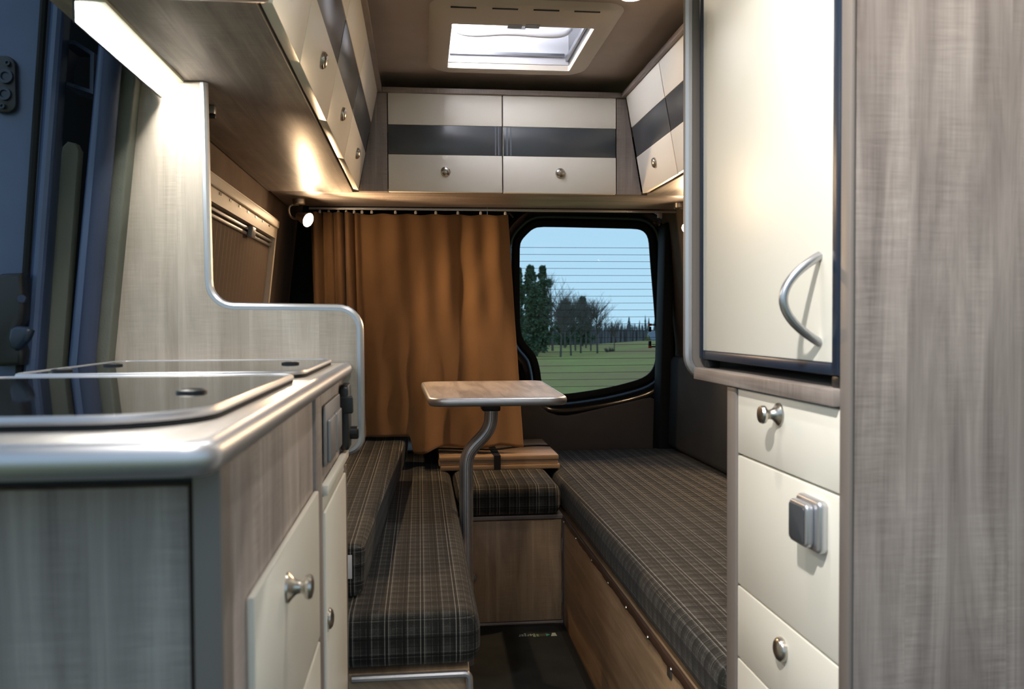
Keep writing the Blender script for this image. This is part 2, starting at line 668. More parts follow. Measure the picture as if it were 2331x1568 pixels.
ring(bm, [(-.004, YD + .050), (-.004, YD + .040), (.006, YD + .034), (.020, YD + .034), (.026, YD + .040)])
obj('window_seal', bm, 'black_matte', door_r)
bm = B()
ring(bm, [(.024, YD + .040), (.030, YD + .022), (.040, YD + .006), (.056, YD - .006), (.068, YD - .010), (.078, YD - .006), (.086, YD + .006), (.090, YD + .020)])
obj('window_surround', bm, 'gloss_black', door_r)
bm = B()
g0 = offset(win, SG * .012)
prism(bm, [(p.x, p.y) for p in g0], frame((0, 0, 0), (1, 0, 0), (0, 0, 1), (0, 1, 0)), YD + .044, YD + .048)
glass = obj('window_pane', bm, 'glass', door_r)


def span(poly, z):
    xs = []
    for p, q in zip(poly, poly[1:] + poly[:1]):
        if (p.y - z) * (q.y - z) < 0:
            xs.append(p.x + (q.x - p.x) * (z - p.y) / (q.y - p.y))
    return min(xs), max(xs)


for i in range(21):                                  # heating wires of the rear window
    z = at(1300, 561.5 + i * 16.0, Y=YD).z
    if not (min(p.y for p in win) + .006 < z < max(p.y for p in win) - .006):
        continue
    sx0, sx1 = span(win, z)
    bm = B()
    box(bm, sx0 - .002, sx1 + .002, YD + .0425, YD + .0437, z - .0008, z + .0008)
    obj('heating_wire', bm, 'wire', glass)
# connectors of the heating wires
for zc, up in ((at(1480, 748, Y=YD).z, 1), (at(1480, 781, Y=YD).z, -1)):
    xa = at(1484, 760, Y=YD).x
    bm = B()
    box(bm, xa - .006, xa + .006, YD + .028, YD + .040, zc - .013, zc + .008, .002)
    box(bm, xa - .004, xa + .045, YD + .030, YD + .038, zc + up * .016 - .003, zc + up * .016 + .003, .001)
    cn = obj('wire_connector', bm, 'black', door_r)
    bm = B()
    box(bm, xa - .0065, xa + .0065, YD + .027, YD + .039, zc + up * .0165 - .005, zc + up * .0165 + .005, .001)
    obj('orange_clip', bm, 'orange', cn)
    bm = B()
    tube(bm, smooth_path([(xa + .004, YD + .026, zc - .006), (xa + .03, YD + .015, zc - .010), (at(1515, 764, Y=YD).x, YD - .014, at(1515, 765, Y=YD).z)], 2), .0012, 6)
    obj('wire', bm, 'grey_plastic', cn)
# lower trim panel of the door
tp = [(800, 238), (905, 230), (935, 262), (985, 296), (1050, 316), (1110, 318), (1180, 306), (1290, 280), (1400, 255), (1520, 228), (1630, 202), (1680, 195), (1715, 208), (1736, 235), (1744, 275), (1746, 560), (1300, 560), (800, 560)]
tpp = [at(920 + u * .33462, 840 + v * .33462, Y=YD - .018) for u, v in tp]
poly = [(p.x, p.z) for p in tpp]
poly[-1] = (.30, .43); poly[0] = (.30, poly[0][1]); poly[-2] = (.7, .40); poly[-3] = (poly[-3][0], .40)
bm = B()
prism(bm, poly, frame((0, 0, 0), (1, 0, 0), (0, 0, 1), (0, 1, 0)), YD - .018, YD + .014, .008, 3)
obj('lower_trim_panel', bm, 'trimgrey', door_r)
# stamped hole and latch rod in the upper corner beside the curtain
bm = B()
cpt = at(1178, 490, Y=YD)
rr = [(cpt.x - .045, cpt.z + .022), (cpt.x + .028, cpt.z + .022), (cpt.x + .036, cpt.z + .008), (cpt.x - .030, cpt.z - .060), (cpt.x - .050, cpt.z - .050)]
tube(bm, smooth_path([(p[0], YD + .012, p[1]) for p in rr], 2, True), .006, 8, closed=True)
obj('stamped_rim', bm, 'gloss_black', door_r)
bm = B()
tube(bm, [(cpt.x - .035, YD + .008, cpt.z + .012), (cpt.x - .012, YD + .008, cpt.z - .014)], .004, 8)
obj('latch_rod', bm, 'alu_dark', door_r)

bm = B()
box(bm, -.58, .2835, YD + .02, YD + .075, .05, 1.604)
box(bm, -.56, .26, YD, YD + .019, .10, .62, .01)
struct(obj('door_2', bm, 'gloss_black'), 'dark rear door hidden behind the ochre curtain', 'door')
bm = B()
box(bm, -.62, 1.17, YD + .02, YD + .08, 1.605, ZC - .002)
struct(obj('wall_rear', bm, 'black_matte'), 'dark strip of body above the rear doors', 'wall')
# soft black corner posts beside the rear doors
for nm, xa, xb, lab in (('trim_1', -.50, -.405, 'black corner post left of the curtain'), ('trim_2', 1.004, 1.034, 'black corner post between rear window and bed wall')):
    bm = B()
    hexa(bm, [(xa - .03, YD - .015, .30), (xb - .03 if xa < 0 else xb + .02, YD - .015, .30), (xb - .03 if xa < 0 else xb + .02, 3.505 - .10, .30), (xa - .03, 3.505 - .10, .30),
              (xa, YD - .015, ZU - .004), (xb, YD - .015, ZU - .004), (xb, 3.40, ZU - .004), (xa, 3.40, ZU - .004)], .012)
    struct(obj(nm, bm, 'black_matte'), lab, 'trim')

# ------------------------------------------------------------------ outdoors
GZ = -.62


def gz(x, y):
    if y < 90: z = GZ - .0225 * max(0, y - 6)
    elif y < 140: z = GZ - 1.89 - .006 * (y - 90)
    else: z = GZ - 2.19 - .0268 * (y - 140)
    s = min(1, max(0, (x / max(y, 1) - .19) / .09)); s = s * s * (3 - 2 * s)
    d = min(1, max(0, (y - 30) / 60)) * max(0, min(1, (170 - y) / 50))
    return z + .95 * s * d


bm = B()
ys = [-60, -20, 0, 6, 12, 18, 25, 33, 42, 52, 64, 76, 84, 90, 96, 104, 112, 120, 130, 140, 155, 175, 220, 300, 420, 600, 900]
xs = [-900, -400, -160, -80, -40, -20, -8, 0, 4, 8, 12, 16, 20, 24, 28, 32, 37, 43, 52, 66, 90, 130, 200, 400, 900]
gv = [[bm.verts.new((x, y, gz(x, y) + (random.uniform(-.06, .06) if y > 10 else 0))) for x in xs] for y in ys]
for r0, r1 in zip(gv, gv[1:]):
    for i in range(len(xs) - 1):
        bm.faces.new((r0[i], r0[i + 1], r1[i + 1], r1[i]))
struct(obj('ground', bm, 'grass', org=(0, 0, 0), angle=180), 'dull green meadow sloping away behind the van', 'meadow')


def branch(bm, p, d, length, r, depth, rnd, seg=4):
    n = 3
    pts, rs = [p], [r]
    q, dd = p.copy(), d.copy()
    for i in range(n):
        dd = (dd + Vector((rnd.uniform(-.16, .16), rnd.uniform(-.16, .16), rnd.uniform(-.02, .14)))).normalized()
        q = q + dd * length / n
        pts.append(q.copy()); rs.append(r * (1 - .42 * (i + 1) / n))
    tube(bm, pts, rs, seg if depth > 1 else 3, cap=False)
    if depth <= 0:
        return
    for i in range(4 if depth > 1 else 5):
        tt = rnd.uniform(.3, 1.0)
        idx = min(n - 1, int(tt * n))
        bp = pts[idx].lerp(pts[idx + 1], tt * n - idx)
        a = rnd.uniform(0, 6.283)
        side = Vector((math.cos(a), math.sin(a), rnd.uniform(.25, .9))).normalized()
        nd = (dd * .75 + side * .75).normalized()
        branch(bm, bp, nd, length * rnd.uniform(.5, .72), rs[idx] * .5, depth - 1, rnd, seg)


def tree_at(px, Y):
    p = at(px, 800, Y=Y)
    return Vector((p.x, Y, gz(p.x, Y)))


def bare_tree(px, Y, top_y, seed, label, group=None):
    rnd = random.Random(seed)
    base = tree_at(px, Y)
    h = at(px, top_y, Y=Y).z - base.z
    root = thing('bare_tree', label, 'tree', base, group)
    bm = B()
    th = h * .52
    lean = rnd.uniform(-.03, .03) * h
    pts = [base + Vector((0, 0, -.2)), base + Vector((lean * .3, 0, th * .4)), base + Vector((lean * .7, 0, th * .8)), base + Vector((lean, 0, h * .72))]
    tube(bm, pts, [h * .016, h * .013, h * .010, h * .006], 6)
    obj('trunk', bm, 'bark', root)
    bm = B()
    for i in range(20):
        f = rnd.uniform(.16, .98)
        pp = pts[1].lerp(pts[3], f)
        a = rnd.uniform(0, 6.283)
        d = Vector((math.cos(a) * .8, math.sin(a) * .8, 1)).normalized()
        branch(bm, pp, d, h * (.38 - .14 * f), h * .0072, 2, rnd, 3)
    branch(bm, pts[3], Vector((0, 0, 1)), h * .22, h * .006, 2, rnd, 3)
    zmax = max(v.co.z for v in bm.verts)
    s = (h) / (zmax - base.z)
    for v in bm.verts:
        v.co.z = base.z + (v.co.z - base.z) * s
    obj('branches', bm, 'bark', root, smooth=False)
    return root


def clump(bm, c, r, n, rnd, sz):
    for _ in range(n):
        d = Vector((rnd.gauss(0, 1), rnd.gauss(0, 1), rnd.gauss(0, .7)))
        p = c + d.normalized() * r * rnd.uniform(.3, 1)
        a = Vector((rnd.uniform(-1, 1), rnd.uniform(-1, 1), rnd.uniform(-.6, 1))).normalized() * sz
        b = a.cross(Vector((rnd.uniform(-1, 1), rnd.uniform(-1, 1), rnd.uniform(-1, 1)))).normalized() * sz * .55
        q = [bm.verts.new(p - a), bm.verts.new(p + b), bm.verts.new(p + a), bm.verts.new(p - b)]
        bm.faces.new(q)


def pine_tree(px, Y, top_y, wpx, low, seed, label):
    rnd = random.Random(seed)
    base = tree_at(px, Y)
    h = at(px, top_y, Y=Y).z - base.z
    w = wpx / FPX * Y / 2
    root = thing('pine_tree', label, 'tree', base)
    bm = B()
    tube(bm, [base + Vector((0, 0, -.2)), base + Vector((0, 0, h * .5)), base + Vector((0, 0, h * .96))], [h * .017, h * .012, h * .003], 6)
    obj('trunk', bm, 'bark', root)
    bm = B()
    for i in range(150):
        f = low + (1 - low) * (1 - (1 - rnd.random()) ** 1.15)
        ww = w * (min(1, (1.0 - f) * 5) * .45 + .55 * (1 - f)) * (.8 + .2 * math.sin(f * 23 + seed))
        a = rnd.uniform(0, 6.283)
        rr = ww * math.sqrt(rnd.uniform(.02, 1))
        c = base + Vector((math.cos(a) * rr, math.sin(a) * rr, h * f - .25))
        clump(bm, c, w * .26, 44, rnd, .17)
    obj('crown', bm, 'pine', root, smooth=False)
    return root


pine_tree(1182, 88, 606, 44, .25, 11, 'narrow dark green pine at the left edge of the rear window')
pine_tree(1208, 92, 602, 62, .12, 12, 'tallest dark green pine in the clump outside the rear window')
pine_tree(1236, 97, 605, 62, .14, 13, 'bushy dark green pine second from the left of the outdoor clump')
pine_tree(1222, 80, 650, 84, .10, 14, 'broad lower green pine in front of the tall pines outside')
bare_tree(1258, 104, 612, 21, 'thin half-bare pine with open crown right of the tall pines outside')
bare_tree(1276, 78, 654, 22, 'leafless tree standing just right of the pine clump outside')
gl = 'leafless grey-brown tree in the middle of the outdoor clump'
for i, (a, yy, ty) in enumerate(((1286, 118, 658), (1300, 84, 668), (1310, 106, 660), (1322, 94, 664), (1334, 116, 668), (1345, 101, 676))):
    bare_tree(a, yy, ty, 30 + i, gl, 'leafless trees in the middle of the outdoor clump')
bare_tree(1360, 86, 660, 45, 'large leafless tree at the right end of the outdoor clump')
bare_tree(1398, 86, 718, 46, 'small leaning leafless tree right of the outdoor clump')
pine_tree(1288, 126, 684, 78, .12, 15, 'dark green pine half hidden behind the leafless trees outside')
pine_tree(1326, 132, 676, 62, .12, 16, 'dark green pine showing between the leafless trees outside')


def bush(px, Y, top_y, wpx, seed, label):
    rnd = random.Random(seed)
    base = tree_at(px, Y)
    h = at(px, top_y, Y=Y).z - base.z
    bm = B()
    for i in range(46):
        a = rnd.uniform(0, 6.283); rr = wpx / FPX * Y / 2 * math.sqrt(rnd.uniform(0, 1)) * .4
        d = Vector((math.cos(a), math.sin(a), rnd.uniform(.5, 1.6))).normalized()
        branch(bm, base + Vector((math.cos(a) * rr, math.sin(a) * rr, -.1)), d, h * rnd.uniform(.5, .9), .03, 1, rnd, 3)
    return tag(obj('bush', bm, 'bark', smooth=False), label, 'bush')


bush(1388, 85, 788, 36, 61, 'low dark leafless bush under the small leaning tree outside')


def spruce(px, Y, top_y, base_y, wpx, seed, label, group=None):
    rnd = random.Random(seed)
    p0, p1 = at(px, base_y, Y=Y), at(px, top_y, Y=Y)
    h = p1.z - p0.z; w = wpx / FPX * Y / 2
    bm = B()
    tiers = 9
    for i in range(tiers):
        f0 = i / tiers
        r = w * (1 - f0) * rnd.uniform(.85, 1.1) + w * .05
        zb, zt = p0.z + h * f0, p0.z + h * min(1, f0 + 1.6 / tiers)
        k = 9
        ringv = [bm.verts.new((p0.x + r * rnd.uniform(.7, 1.15) * math.cos(6.283 * j / k), Y + r * math.sin(6.283 * j / k), zb + rnd.uniform(-.3, .3))) for j in range(k)]
        tip = bm.verts.new((p0.x, Y, zt))
        for j in range(k):
            bm.faces.new((ringv[j], ringv[(j + 1) % k], tip))
    return tag(obj('spruce_tree', bm, 'spruce', smooth=False), label, 'tree', group)


spruce(1432, 500, 719, 790, 34, 1, 'broad dark spruce rising from the far treeline beyond the meadow')
spruce(1469, 500, 716, 790, 20, 2, 'slim pointed spruce, the tallest of the far treeline near the house')
spruce(1477, 512, 721, 790, 22, 3, 'dense spruce just right of the slim pointed one on the far treeline')
spruce(1456, 520, 728, 790, 16, 4, 'small spruce left of the slim pointed one on the far treeline')
for i, (a, ty) in enumerate(((1340, 738), (1352, 736), (1366, 735), (1378, 733), (1393, 730), (1404, 737), (1416, 734), (1445, 735), (1490, 727), (1498, 724), (1508, 727))):
    spruce(a, 530 + i % 3 * 6, ty, 792, 24, 70 + i, 'small spruce in the low far treeline behind the meadow', 'small spruces of the far treeline')
# countless bare birches between them
rnd = random.Random(5)
bm = B()
for i in range(900):
    px_ = rnd.uniform(1150, 1560)
    Y = rnd.uniform(455, 468)
    p0 = at(px_, 792, Y=Y); top = at(px_, rnd.uniform(733, 747), Y=Y).z
    w = rnd.uniform(.3, 1.1)
    q = [bm.verts.new((p0.x - w, Y, p0.z)), bm.verts.new((p0.x + w, Y, p0.z)), bm.verts.new((p0.x + rnd.uniform(-.5, .5), Y, top)), bm.verts.new((p0.x, Y + .8, p0.z))]
    bm.faces.new((q[0], q[1], q[2])); bm.faces.new((q[1], q[3], q[2])); bm.faces.new((q[3], q[0], q[2]))
o = obj('birch_thicket', bm, 'thicket', smooth=False)
tag(o, 'grey thicket of bare birches filling the far treeline', 'trees', kind='stuff')
# house
hp = at(1476, 784, Y=300)
house = thing('house', 'small pale house with grey roof at the far right of the meadow', 'house', (hp.x + 6, 300, hp.z))
bm = B()
box(bm, hp.x, hp.x + 12, 296, 304, hp.z - 2, hp.z + 2.0)
m = frame((0, 0, 0), (0, 1, 0), (0, 0, 1), (1, 0, 0))
prism(bm, [(296, hp.z + 2), (304, hp.z + 2), (300, hp.z + 4.6)], m, hp.x, hp.x + 12)
obj('wall', bm, 'house', house)
bm = B()
for s in (-1, 1):
    hexa(bm, [(hp.x - .3, 300 + s * 4.6, hp.z + 1.7), (hp.x + 12.3, 300 + s * 4.6, hp.z + 1.7), (hp.x + 12.3, 300, hp.z + 4.75), (hp.x - .3, 300, hp.z + 4.75),
              (hp.x - .3, 300 + s * 4.6, hp.z + 1.95), (hp.x + 12.3, 300 + s * 4.6, hp.z + 1.95), (hp.x + 12.3, 300, hp.z + 5.0), (hp.x - .3, 300, hp.z + 5.0)])
obj('roof', bm, 'roof', house)
for zz, yy in ((2.6, 300), (.2, 298), (.2, 302)):
    bm = B()
    box(bm, hp.x - .06, hp.x + .02, yy - .5, yy + .5, hp.z + zz - .5, hp.z + zz + .6)
    obj('window', bm, 'window_dark', house)
bm = B()
box(bm, hp.x + 2, hp.x + 3, 295.94, 296.02, hp.z + .2, hp.z + 1.4)
obj('window', bm, 'window_dark', house)


# ================================================================== LEFT SIDE: sliding-door surround
def strip(bm, pts_lo, pts_hi):
    """leaning bar between two quads (lower and upper)"""
    return hexa(bm, pts_lo + pts_hi)


def lean(px0, py0, px1, py1, Y):
    a, b = at(px0, py0, Y=Y), at(px1, py1, Y=Y)
    return a, (b - a) / (b.z - a.z)


def leaning_bar(bm, l0, l1, Y0, Y1, z0, z1, bev=0.0):
    """bar whose left and right outlines follow two measured lines"""
    (a, da), (b, db) = l0, l1
    q = []
    for z in (z0, z1):
        xa = a.x + da.x * (z - a.z); xb = b.x + db.x * (z - b.z)
        q += [(xa, Y0, z), (xb, Y0, z), (xb, Y1, z), (xa, Y1, z)]
    return hexa(bm, q, bev, 3)


side = thing('trim_3', 'dark blue painted body pillar beside the open sliding door', 'door pillar', (-.58, 1.5, 0), kind='structure')
bm = B()
leaning_bar(bm, lean(198, 860, 262, 200, 1.47), lean(246, 830, 307, 190, 1.47), 1.47, 1.515, .30, ZC - .004, .004)
obj('felt_lining', bm, 'felt', side)
bm = B()
a0, a1 = lean(182, 860, 240, 200, 1.44)
pz = [a0 + a1 * (z - a0.z) for z in (.3, .7, 1.0, 1.3, 1.6, ZC - .02)]
for p in pz: p.y = 1.455
tube(bm, pz, .0165, 12)
obj('ribbed_seal', bm, 'seal', side)
bm = B()
leaning_bar(bm, lean(150, 860, 212, 200, 1.44), lean(178, 860, 236, 200, 1.44), 1.44, 1.50, .30, ZC - .004, .006)
obj('pillar_flange', bm, 'paint', side)
bm = B()
box(bm, -.86, -.56, 1.60, 1.62, .20, ZC - .004)
obj('dark_recess', bm, 'black_matte', side)
bm = B()
p = [at(72, 880, Y=1.53), at(158, 880, Y=1.53), at(184, 345, Y=1.53), at(176, 328, Y=1.53), at(158, 324, Y=1.53), at(146, 336, Y=1.53)]
p[0].z -= .4; p[0].x -= .07; p[1].z -= .4; p[1].x -= .045
prism(bm, [(q.x, q.z) for q in p], frame((0, 0, 0), (1, 0, 0), (0, 0, 1), (0, 1, 0)), 1.52, 1.545, .004)
obj('beige_cover_strip', bm, 'beige', side)
bm = B()
arc = [at(u, v, Y=1.515) for u, v in ((148, 208), (125, 245), (108, 300), (98, 370), (88, 470), (78, 600), (68, 760), (58, 900))]
tube(bm, smooth_path(arc, 2), .0035, 8)
obj('curved_edge', bm, 'seal', side)
bm = B()                                      # roller bracket high in the recess
pts = [at(u, v, Y=1.49) for u, v in ((214, 120), (170, 92), (140, 92), (124, 130), (124, 176), (140, 190), (212, 214))]
mm = frame((0, 0, 0), (1, 0, 0), (0, 0, 1), (0, 1, 0))
pl = [(q.x, q.z) for q in pts]
ip = [(sum(q[0] for q in pl) / 7 + (q[0] - sum(r[0] for r in pl) / 7) * .84, sum(q[1] for q in pl) / 7 + (q[1] - sum(r[1] for r in pl) / 7) * .84) for q in pl]
k = len(pl)
for i in range(k):
    j = (i + 1) % k
    f0 = [bm.verts.new((u[0], yy, u[1])) for u, yy in ((pl[i], 1.49), (pl[j], 1.49), (ip[j], 1.49), (ip[i], 1.49), (pl[i], 1.56), (pl[j], 1.56), (ip[j], 1.56), (ip[i], 1.56))]
    for q in ((0, 1, 2, 3), (0, 4, 5, 1), (3, 2, 6, 7)):
        bm.faces.new([f0[w] for w in q])
bmesh.ops.recalc_face_normals(bm, faces=bm.faces[:])
obj('roller_bracket', bm, 'paint', side)

sd = thing('door_3', 'dark blue edge of the opened sliding door with latch and black handle', 'sliding door', (-.70, 1.44, 0), kind='structure')
bm = B()
leaning_bar(bm, lean(-230, 860, -150, 200, 1.42), lean(62, 860, 108, 200, 1.42), 1.42, 1.50, .15, 1.86, .014)
obj('door_edge', bm, 'paint', sd)
bm = B()
a0, a1 = lean(66, 860, 116, 200, 1.42)
pz = [a0 + a1 * (z - a0.z) for z in (.3, .7, 1.0, 1.3, 1.6, 1.84)]
for p in pz: p.y = 1.424
tube(bm, pz, .010, 10)
obj('door_bead', bm, 'paint', sd)
bm = B()
a0, a1 = lean(44, 860, 88, 200, 1.42)
pz = [a0 + a1 * (z - a0.z) for z in (.3, .7, 1.0, 1.3, 1.6, 1.84)]
for p in pz: p.y = 1.419
tube(bm, pz, .006, 8)
obj('door_seal', bm, 'black_matte', sd)
lat = None
bm = B()
c = at(16, 195, Y=1.418)
prism(bm, rrect(c.x - .020, c.x + .017, c.z - .044, c.z + .044, .015), mm, 1.408, 1.419, .002)
lat = obj('latch_plate', bm, 'black', sd)
for u, v, r in ((20, 145, .004), (15, 175, .011), (12, 215, .010), (8, 243, .004)):
    c = at(u, v, Y=1.408)
    bm = B()
    lathe(bm, [(0, 0), (r, 0), (r, .006), (r * .6, .006), (r * .5, .003), (0, .003)], frame((c.x, 1.408, c.z), (1, 0, 0), (0, 0, 1), (0, -1, 0)), 16)
    obj('latch_bolt', bm, 'frame_blue', lat)
bm = B()
hp_ = [at(u, v, Y=1.40) for u, v in ((-40, 640), (14, 624), (58, 622), (61, 700), (58, 730), (44, 756), (60, 800), (56, 830), (-10, 834), (-50, 800))]
prism(bm, [(q.x, q.z) for q in hp_], mm, 1.385, 1.418, .006, 3)
hd = obj('handle_housing', bm, 'black', sd)
bm = B()
lv = [at(u, v, Y=1.375) for u, v in ((30, 748), (44, 742), (66, 744), (77, 752), (70, 772), (54, 792), (42, 798), (30, 790), (26, 770))]
prism(bm, [(q.x, q.z) for q in lv], mm, 1.362, 1.384, .006, 3)
obj('handle_lever', bm, 'frame_blue', hd)
bm = B()
c = at(51, 680, Y=1.385)
lathe(bm, [(0, 0), (.006, 0), (.006, .004), (0, .004)], frame((c.x, 1.385, c.z), (1, 0, 0), (0, 0, 1), (0, -1, 0)), 12)
obj('lock_pin', bm, 'seal', hd)

# ================================================================== KITCHEN
XK = -.131
kc = thing('kitchen_cabinet', 'grey oak kitchen cabinet with cream drawer fronts under the worktop', 'cabinet', (-.33, .80, 0))
bm = B(); box(bm, -.520, -.1555, .588, .604, 0, .876, .001)
obj('end_panel', bm, 'wood_z', kc)
bm = B(); box(bm, -.150, XK, .574, .604, 0, .894, .003)
obj('corner_post', bm, 'wood_edge', kc)
bm = B(); box(bm, -.150, XK - .001, .6075, 1.064, 0, .894, .001)
obj('front_panel', bm, 'wood_z', kc)
bm = B(); box(bm, -.520, -.1505, .6045, .607, .0, .895)  # black sheet behind the end panel, painted-in shade for its gaps
obj('gap_shade_sheet', bm, 'black', kc)
fU = frame((XK, 0, 0), (0, 1, 0), (0, 0, 1), (1, 0, 0))
for z0, z1, kz in ((.598, .779, .738), (.330, .592, .50), (.060, .324, .2)):
    bm = B(); box(bm, XK, XK + .006, .650, 1.060, z0, z1, .0018)
    dr = obj('drawer_front', bm, 'cream', kc)
    knob(dr, frame((XK + .006, .806, kz), (0, 1, 0), (0, 0, 1), (1, 0, 0)), [(r * .86, h * .9) for r, h in KNOB])
bm = B(); box(bm, -.152, XK + .003, 1.066, 1.126, 0, .894, .002)
obj('divider_post', bm, 'wood_z', kc)

kn = thing('kitchen_cabinet', 'narrow grey oak kitchen cabinet with socket panel beside the tall partition', 'cabinet', (-.33, 1.31, 0))
bm = B(); box(bm, -.520, XK - .001, 1.128, 1.497, 0, .894, .001)
obj('body', bm, 'wood_z', kn)
bm = B(); box(bm, XK, XK + .006, 1.134, 1.440, .06, .735, .0018)
dr = obj('door', bm, 'cream', kn)
knob(dr, frame((XK + .006, 1.152, .588), (0, 1, 0), (0, 0, 1), (1, 0, 0)), [(r * .9, h * .7) for r, h in KNOB_FLAT])
bm = B(); box(bm, XK, XK + .010, 1.130, 1.455, .758, .772, .002)
box(bm, XK, XK + .003, 1.130, 1.440, .737, .757, .001)
obj('tilting_flap', bm, 'cream', kn)
bm = B(); box(bm, XK, XK + .003, 1.446, 1.496, 0, .740, .001)
obj('far_post', bm, 'wood_edge', kn)

so = thing('power_socket', 'silver-grey double socket on the narrow kitchen cabinet', 'socket', (XK, 1.27, .785))
bm = B(); prism(bm, rrect(1.160, 1.372, .790, .874, .008), fU, 0.0005, .004, .0015)
obj('plate', bm, 'grey_plastic', so)
for y0 in (1.180, 1.275):
    bm = B(); prism(bm, rrect(y0, y0 + .078, .793, .853, .004), fU, .004, .0085, .002)
    obj('lid', bm, 'grey_plastic', so)
cp = thing('control_panel', 'black control panel with round dial at the far end of the kitchen cabinet', 'control panel', (XK, 1.44, .775))
bm = B(); prism(bm, rrect(1.404, 1.470, .776, .884, .010), fU, .0005, .014, .003)
obj('housing', bm, 'black', cp)
bm = B(); prism(bm, rrect(1.396, 1.412, .838, .866, .003), fU, .0005, .022, .002)
obj('bracket', bm, 'black', cp)
bm = B(); lathe(bm, [(0, 0), (.011, 0), (.011, .011), (.009, .013), (0, .013)], frame((XK + .014, 1.452, .800), (0, 1, 0), (0, 0, 1), (1, 0, 0)), 20)
obj('dial', bm, 'black', cp)

wt = thing('worktop', 'pale oak kitchen worktop with rounded aluminium edge', 'worktop', (-.32, 1.0, .888))
bm = B(); box(bm, -.524, -.128, .512, 1.496, .8965, .916, .0005)
obj('board', bm, 'wood_light', wt)
bm = B()                                      # rounded edge profile along the front and the aisle side
prof = [(0, .0005), (.005, .0005), (.0085, -.0018), (.0108, -.0055), (.0115, -.0100), (.0108, -.0145), (.0085, -.0182), (.005, -.0205), (0, -.0205)]
path = [(-.524, .512, (0, -1)), (-.138, .512, (0, -1))]
for i in range(7):
    a = math.radians(-90 + 90 * i / 6)
    path.append((-.138 + .010 * math.cos(a), .522 + .010 * math.sin(a), (math.cos(a), math.sin(a))))
path += [(-.128, 1.496, (1, 0))]
rings = [[bm.verts.new((x + n[0] * d, y + n[1] * d, .9165 + dz)) for d, dz in prof] for x, y, n in path]
for r0, r1 in zip(rings, rings[1:]):
    for i in range(len(prof)):
        j = (i + 1) % len(prof)
        bm.faces.new((r0[i], r0[j], r1[j], r1[i]))
bm.faces.new(rings[0]); bm.faces.new(rings[-1][::-1])
bmesh.ops.recalc_face_normals(bm, faces=bm.faces[:])
obj('edge_profile', bm, 'alu', wt, angle=50)

fZ = frame((0, 0, 0), (1, 0, 0), (0, 1, 0), (0, 0, 1))
for nm, lab, y0, y1, rad in (('sink_cover', 'smoked glass sink cover with steel rim nearest the camera', .572, 1.030, (.03, .03, .03, .07)),
                             ('hob_cover', 'smoked glass hob cover with steel rim next to the partition', 1.072, 1.452, (.03, .03, .03, .05))):
    sc = thing(nm, lab, 'glass cover', (-.32, (y0 + y1) / 2, .9165))
    bm = B(); prism(bm, rrect(-.492, -.146, y0, y1, rad, 8), fZ, .9167, .9195)
    obj('gasket', bm, 'black_matte', sc)
    bm = B()
    pth = [Vector((u, v, .9228)) for u, v in rrect(-.490, -.148, y0 + .002, y1 - .002, rad, 8)]
    tube(bm, pth, .0034, 8, closed=True)
    obj('rim', bm, 'alu', sc)
    bm = B(); prism(bm, rrect(-.489, -.149, y0 + .003, y1 - .003, rad, 8), fZ, .9198, .9248)
    gp = obj('glass_plate', bm, 'lid', sc)
    cs = ((-.200, y0 + .20), (-.445, y0 + .20)) if y0 < .8 else ((-.192, y0 + .22), (-.445, y0 + .22), (-.46, y0 + .08))
    for cx_, cy_ in cs:
        bm = B(); lathe(bm, [(0, 0), (.013, 0), (.013, .002), (.010, .003), (.009, .002), (0, .002)], frame((cx_, cy_, .9248), (1, 0, 0), (0, 1, 0), (0, 0, 1)), 20)
        obj('lift_button', bm, 'black', gp)

# tall partition with its S-shaped aluminium edging
pa = thing('partition_panel', 'pale oak partition with curved silver edging behind the worktop', 'partition', (-.3, 1.508, .76))
edge = [(-.365, ZU - .002), (-.361, 1.062)]
for i in range(9):
    a = math.radians(180 + 90 * i / 8)
    edge.append((-.361 + .045 + .045 * math.cos(a), 1.058 + .045 * math.sin(a)))
for i in range(9):
    a = math.radians(90 - 90 * i / 8)
    edge.append((-.106 - .036 + .036 * math.cos(a), 1.010 - .036 + .036 * math.sin(a)))
for i in range(7):
    a = math.radians(0 - 90 * i / 6)
    edge.append((-.105 - .024 + .024 * math.cos(a), .786 + .024 * math.sin(a)))
edge.append((-.30, .762))
poly = edge + [(-.545, .762), (-.545, .80), (xl(1.05) - .0, 1.05), (xl(ZU) + .0, ZU - .002)]
bm = B()
prism(bm, poly[::-1], mm, 1.500, 1.516)
obj('panel', bm, 'wood_part', pa)
bm = B()
tube(bm, [(u, 1.508, v) for u, v in edge], .0088, 10)
obj('edge_profile', bm, 'alu', pa)

# ================================================================== OVERHEAD CUPBOARDS
bm = B(); box(bm, -.466, -.2065, 1.130, 2.719, ZU, ZU + .012, .001)
tag(obj('cupboard_base_board', bm, 'wood_y'), 'long oak board forming the underside of the left overhead cupboards', 'board')
bm = B(); box(bm, -.456, -.186, 1.104, 1.128, ZU - .004, ZU + .020, .009, 4)
tag(obj('edge_rail', bm, 'alu'), 'rounded silver rail closing the near end of the left overhead board', 'rail')
bm = B(); box(bm, -.460, 1.010, 2.7205, 3.050, ZU, ZU + .012, .001)
tag(obj('cupboard_base_board', bm, 'wood_x'), 'oak board under the rear overhead cupboards above the curtain', 'board')
bm = B(); box(bm, .742, 1.012, 1.40, 2.719, ZU, ZU + .012, .001)
tag(obj('cupboard_base_board', bm, 'wood_y'), 'oak board forming the underside of the right overhead cupboards', 'board')


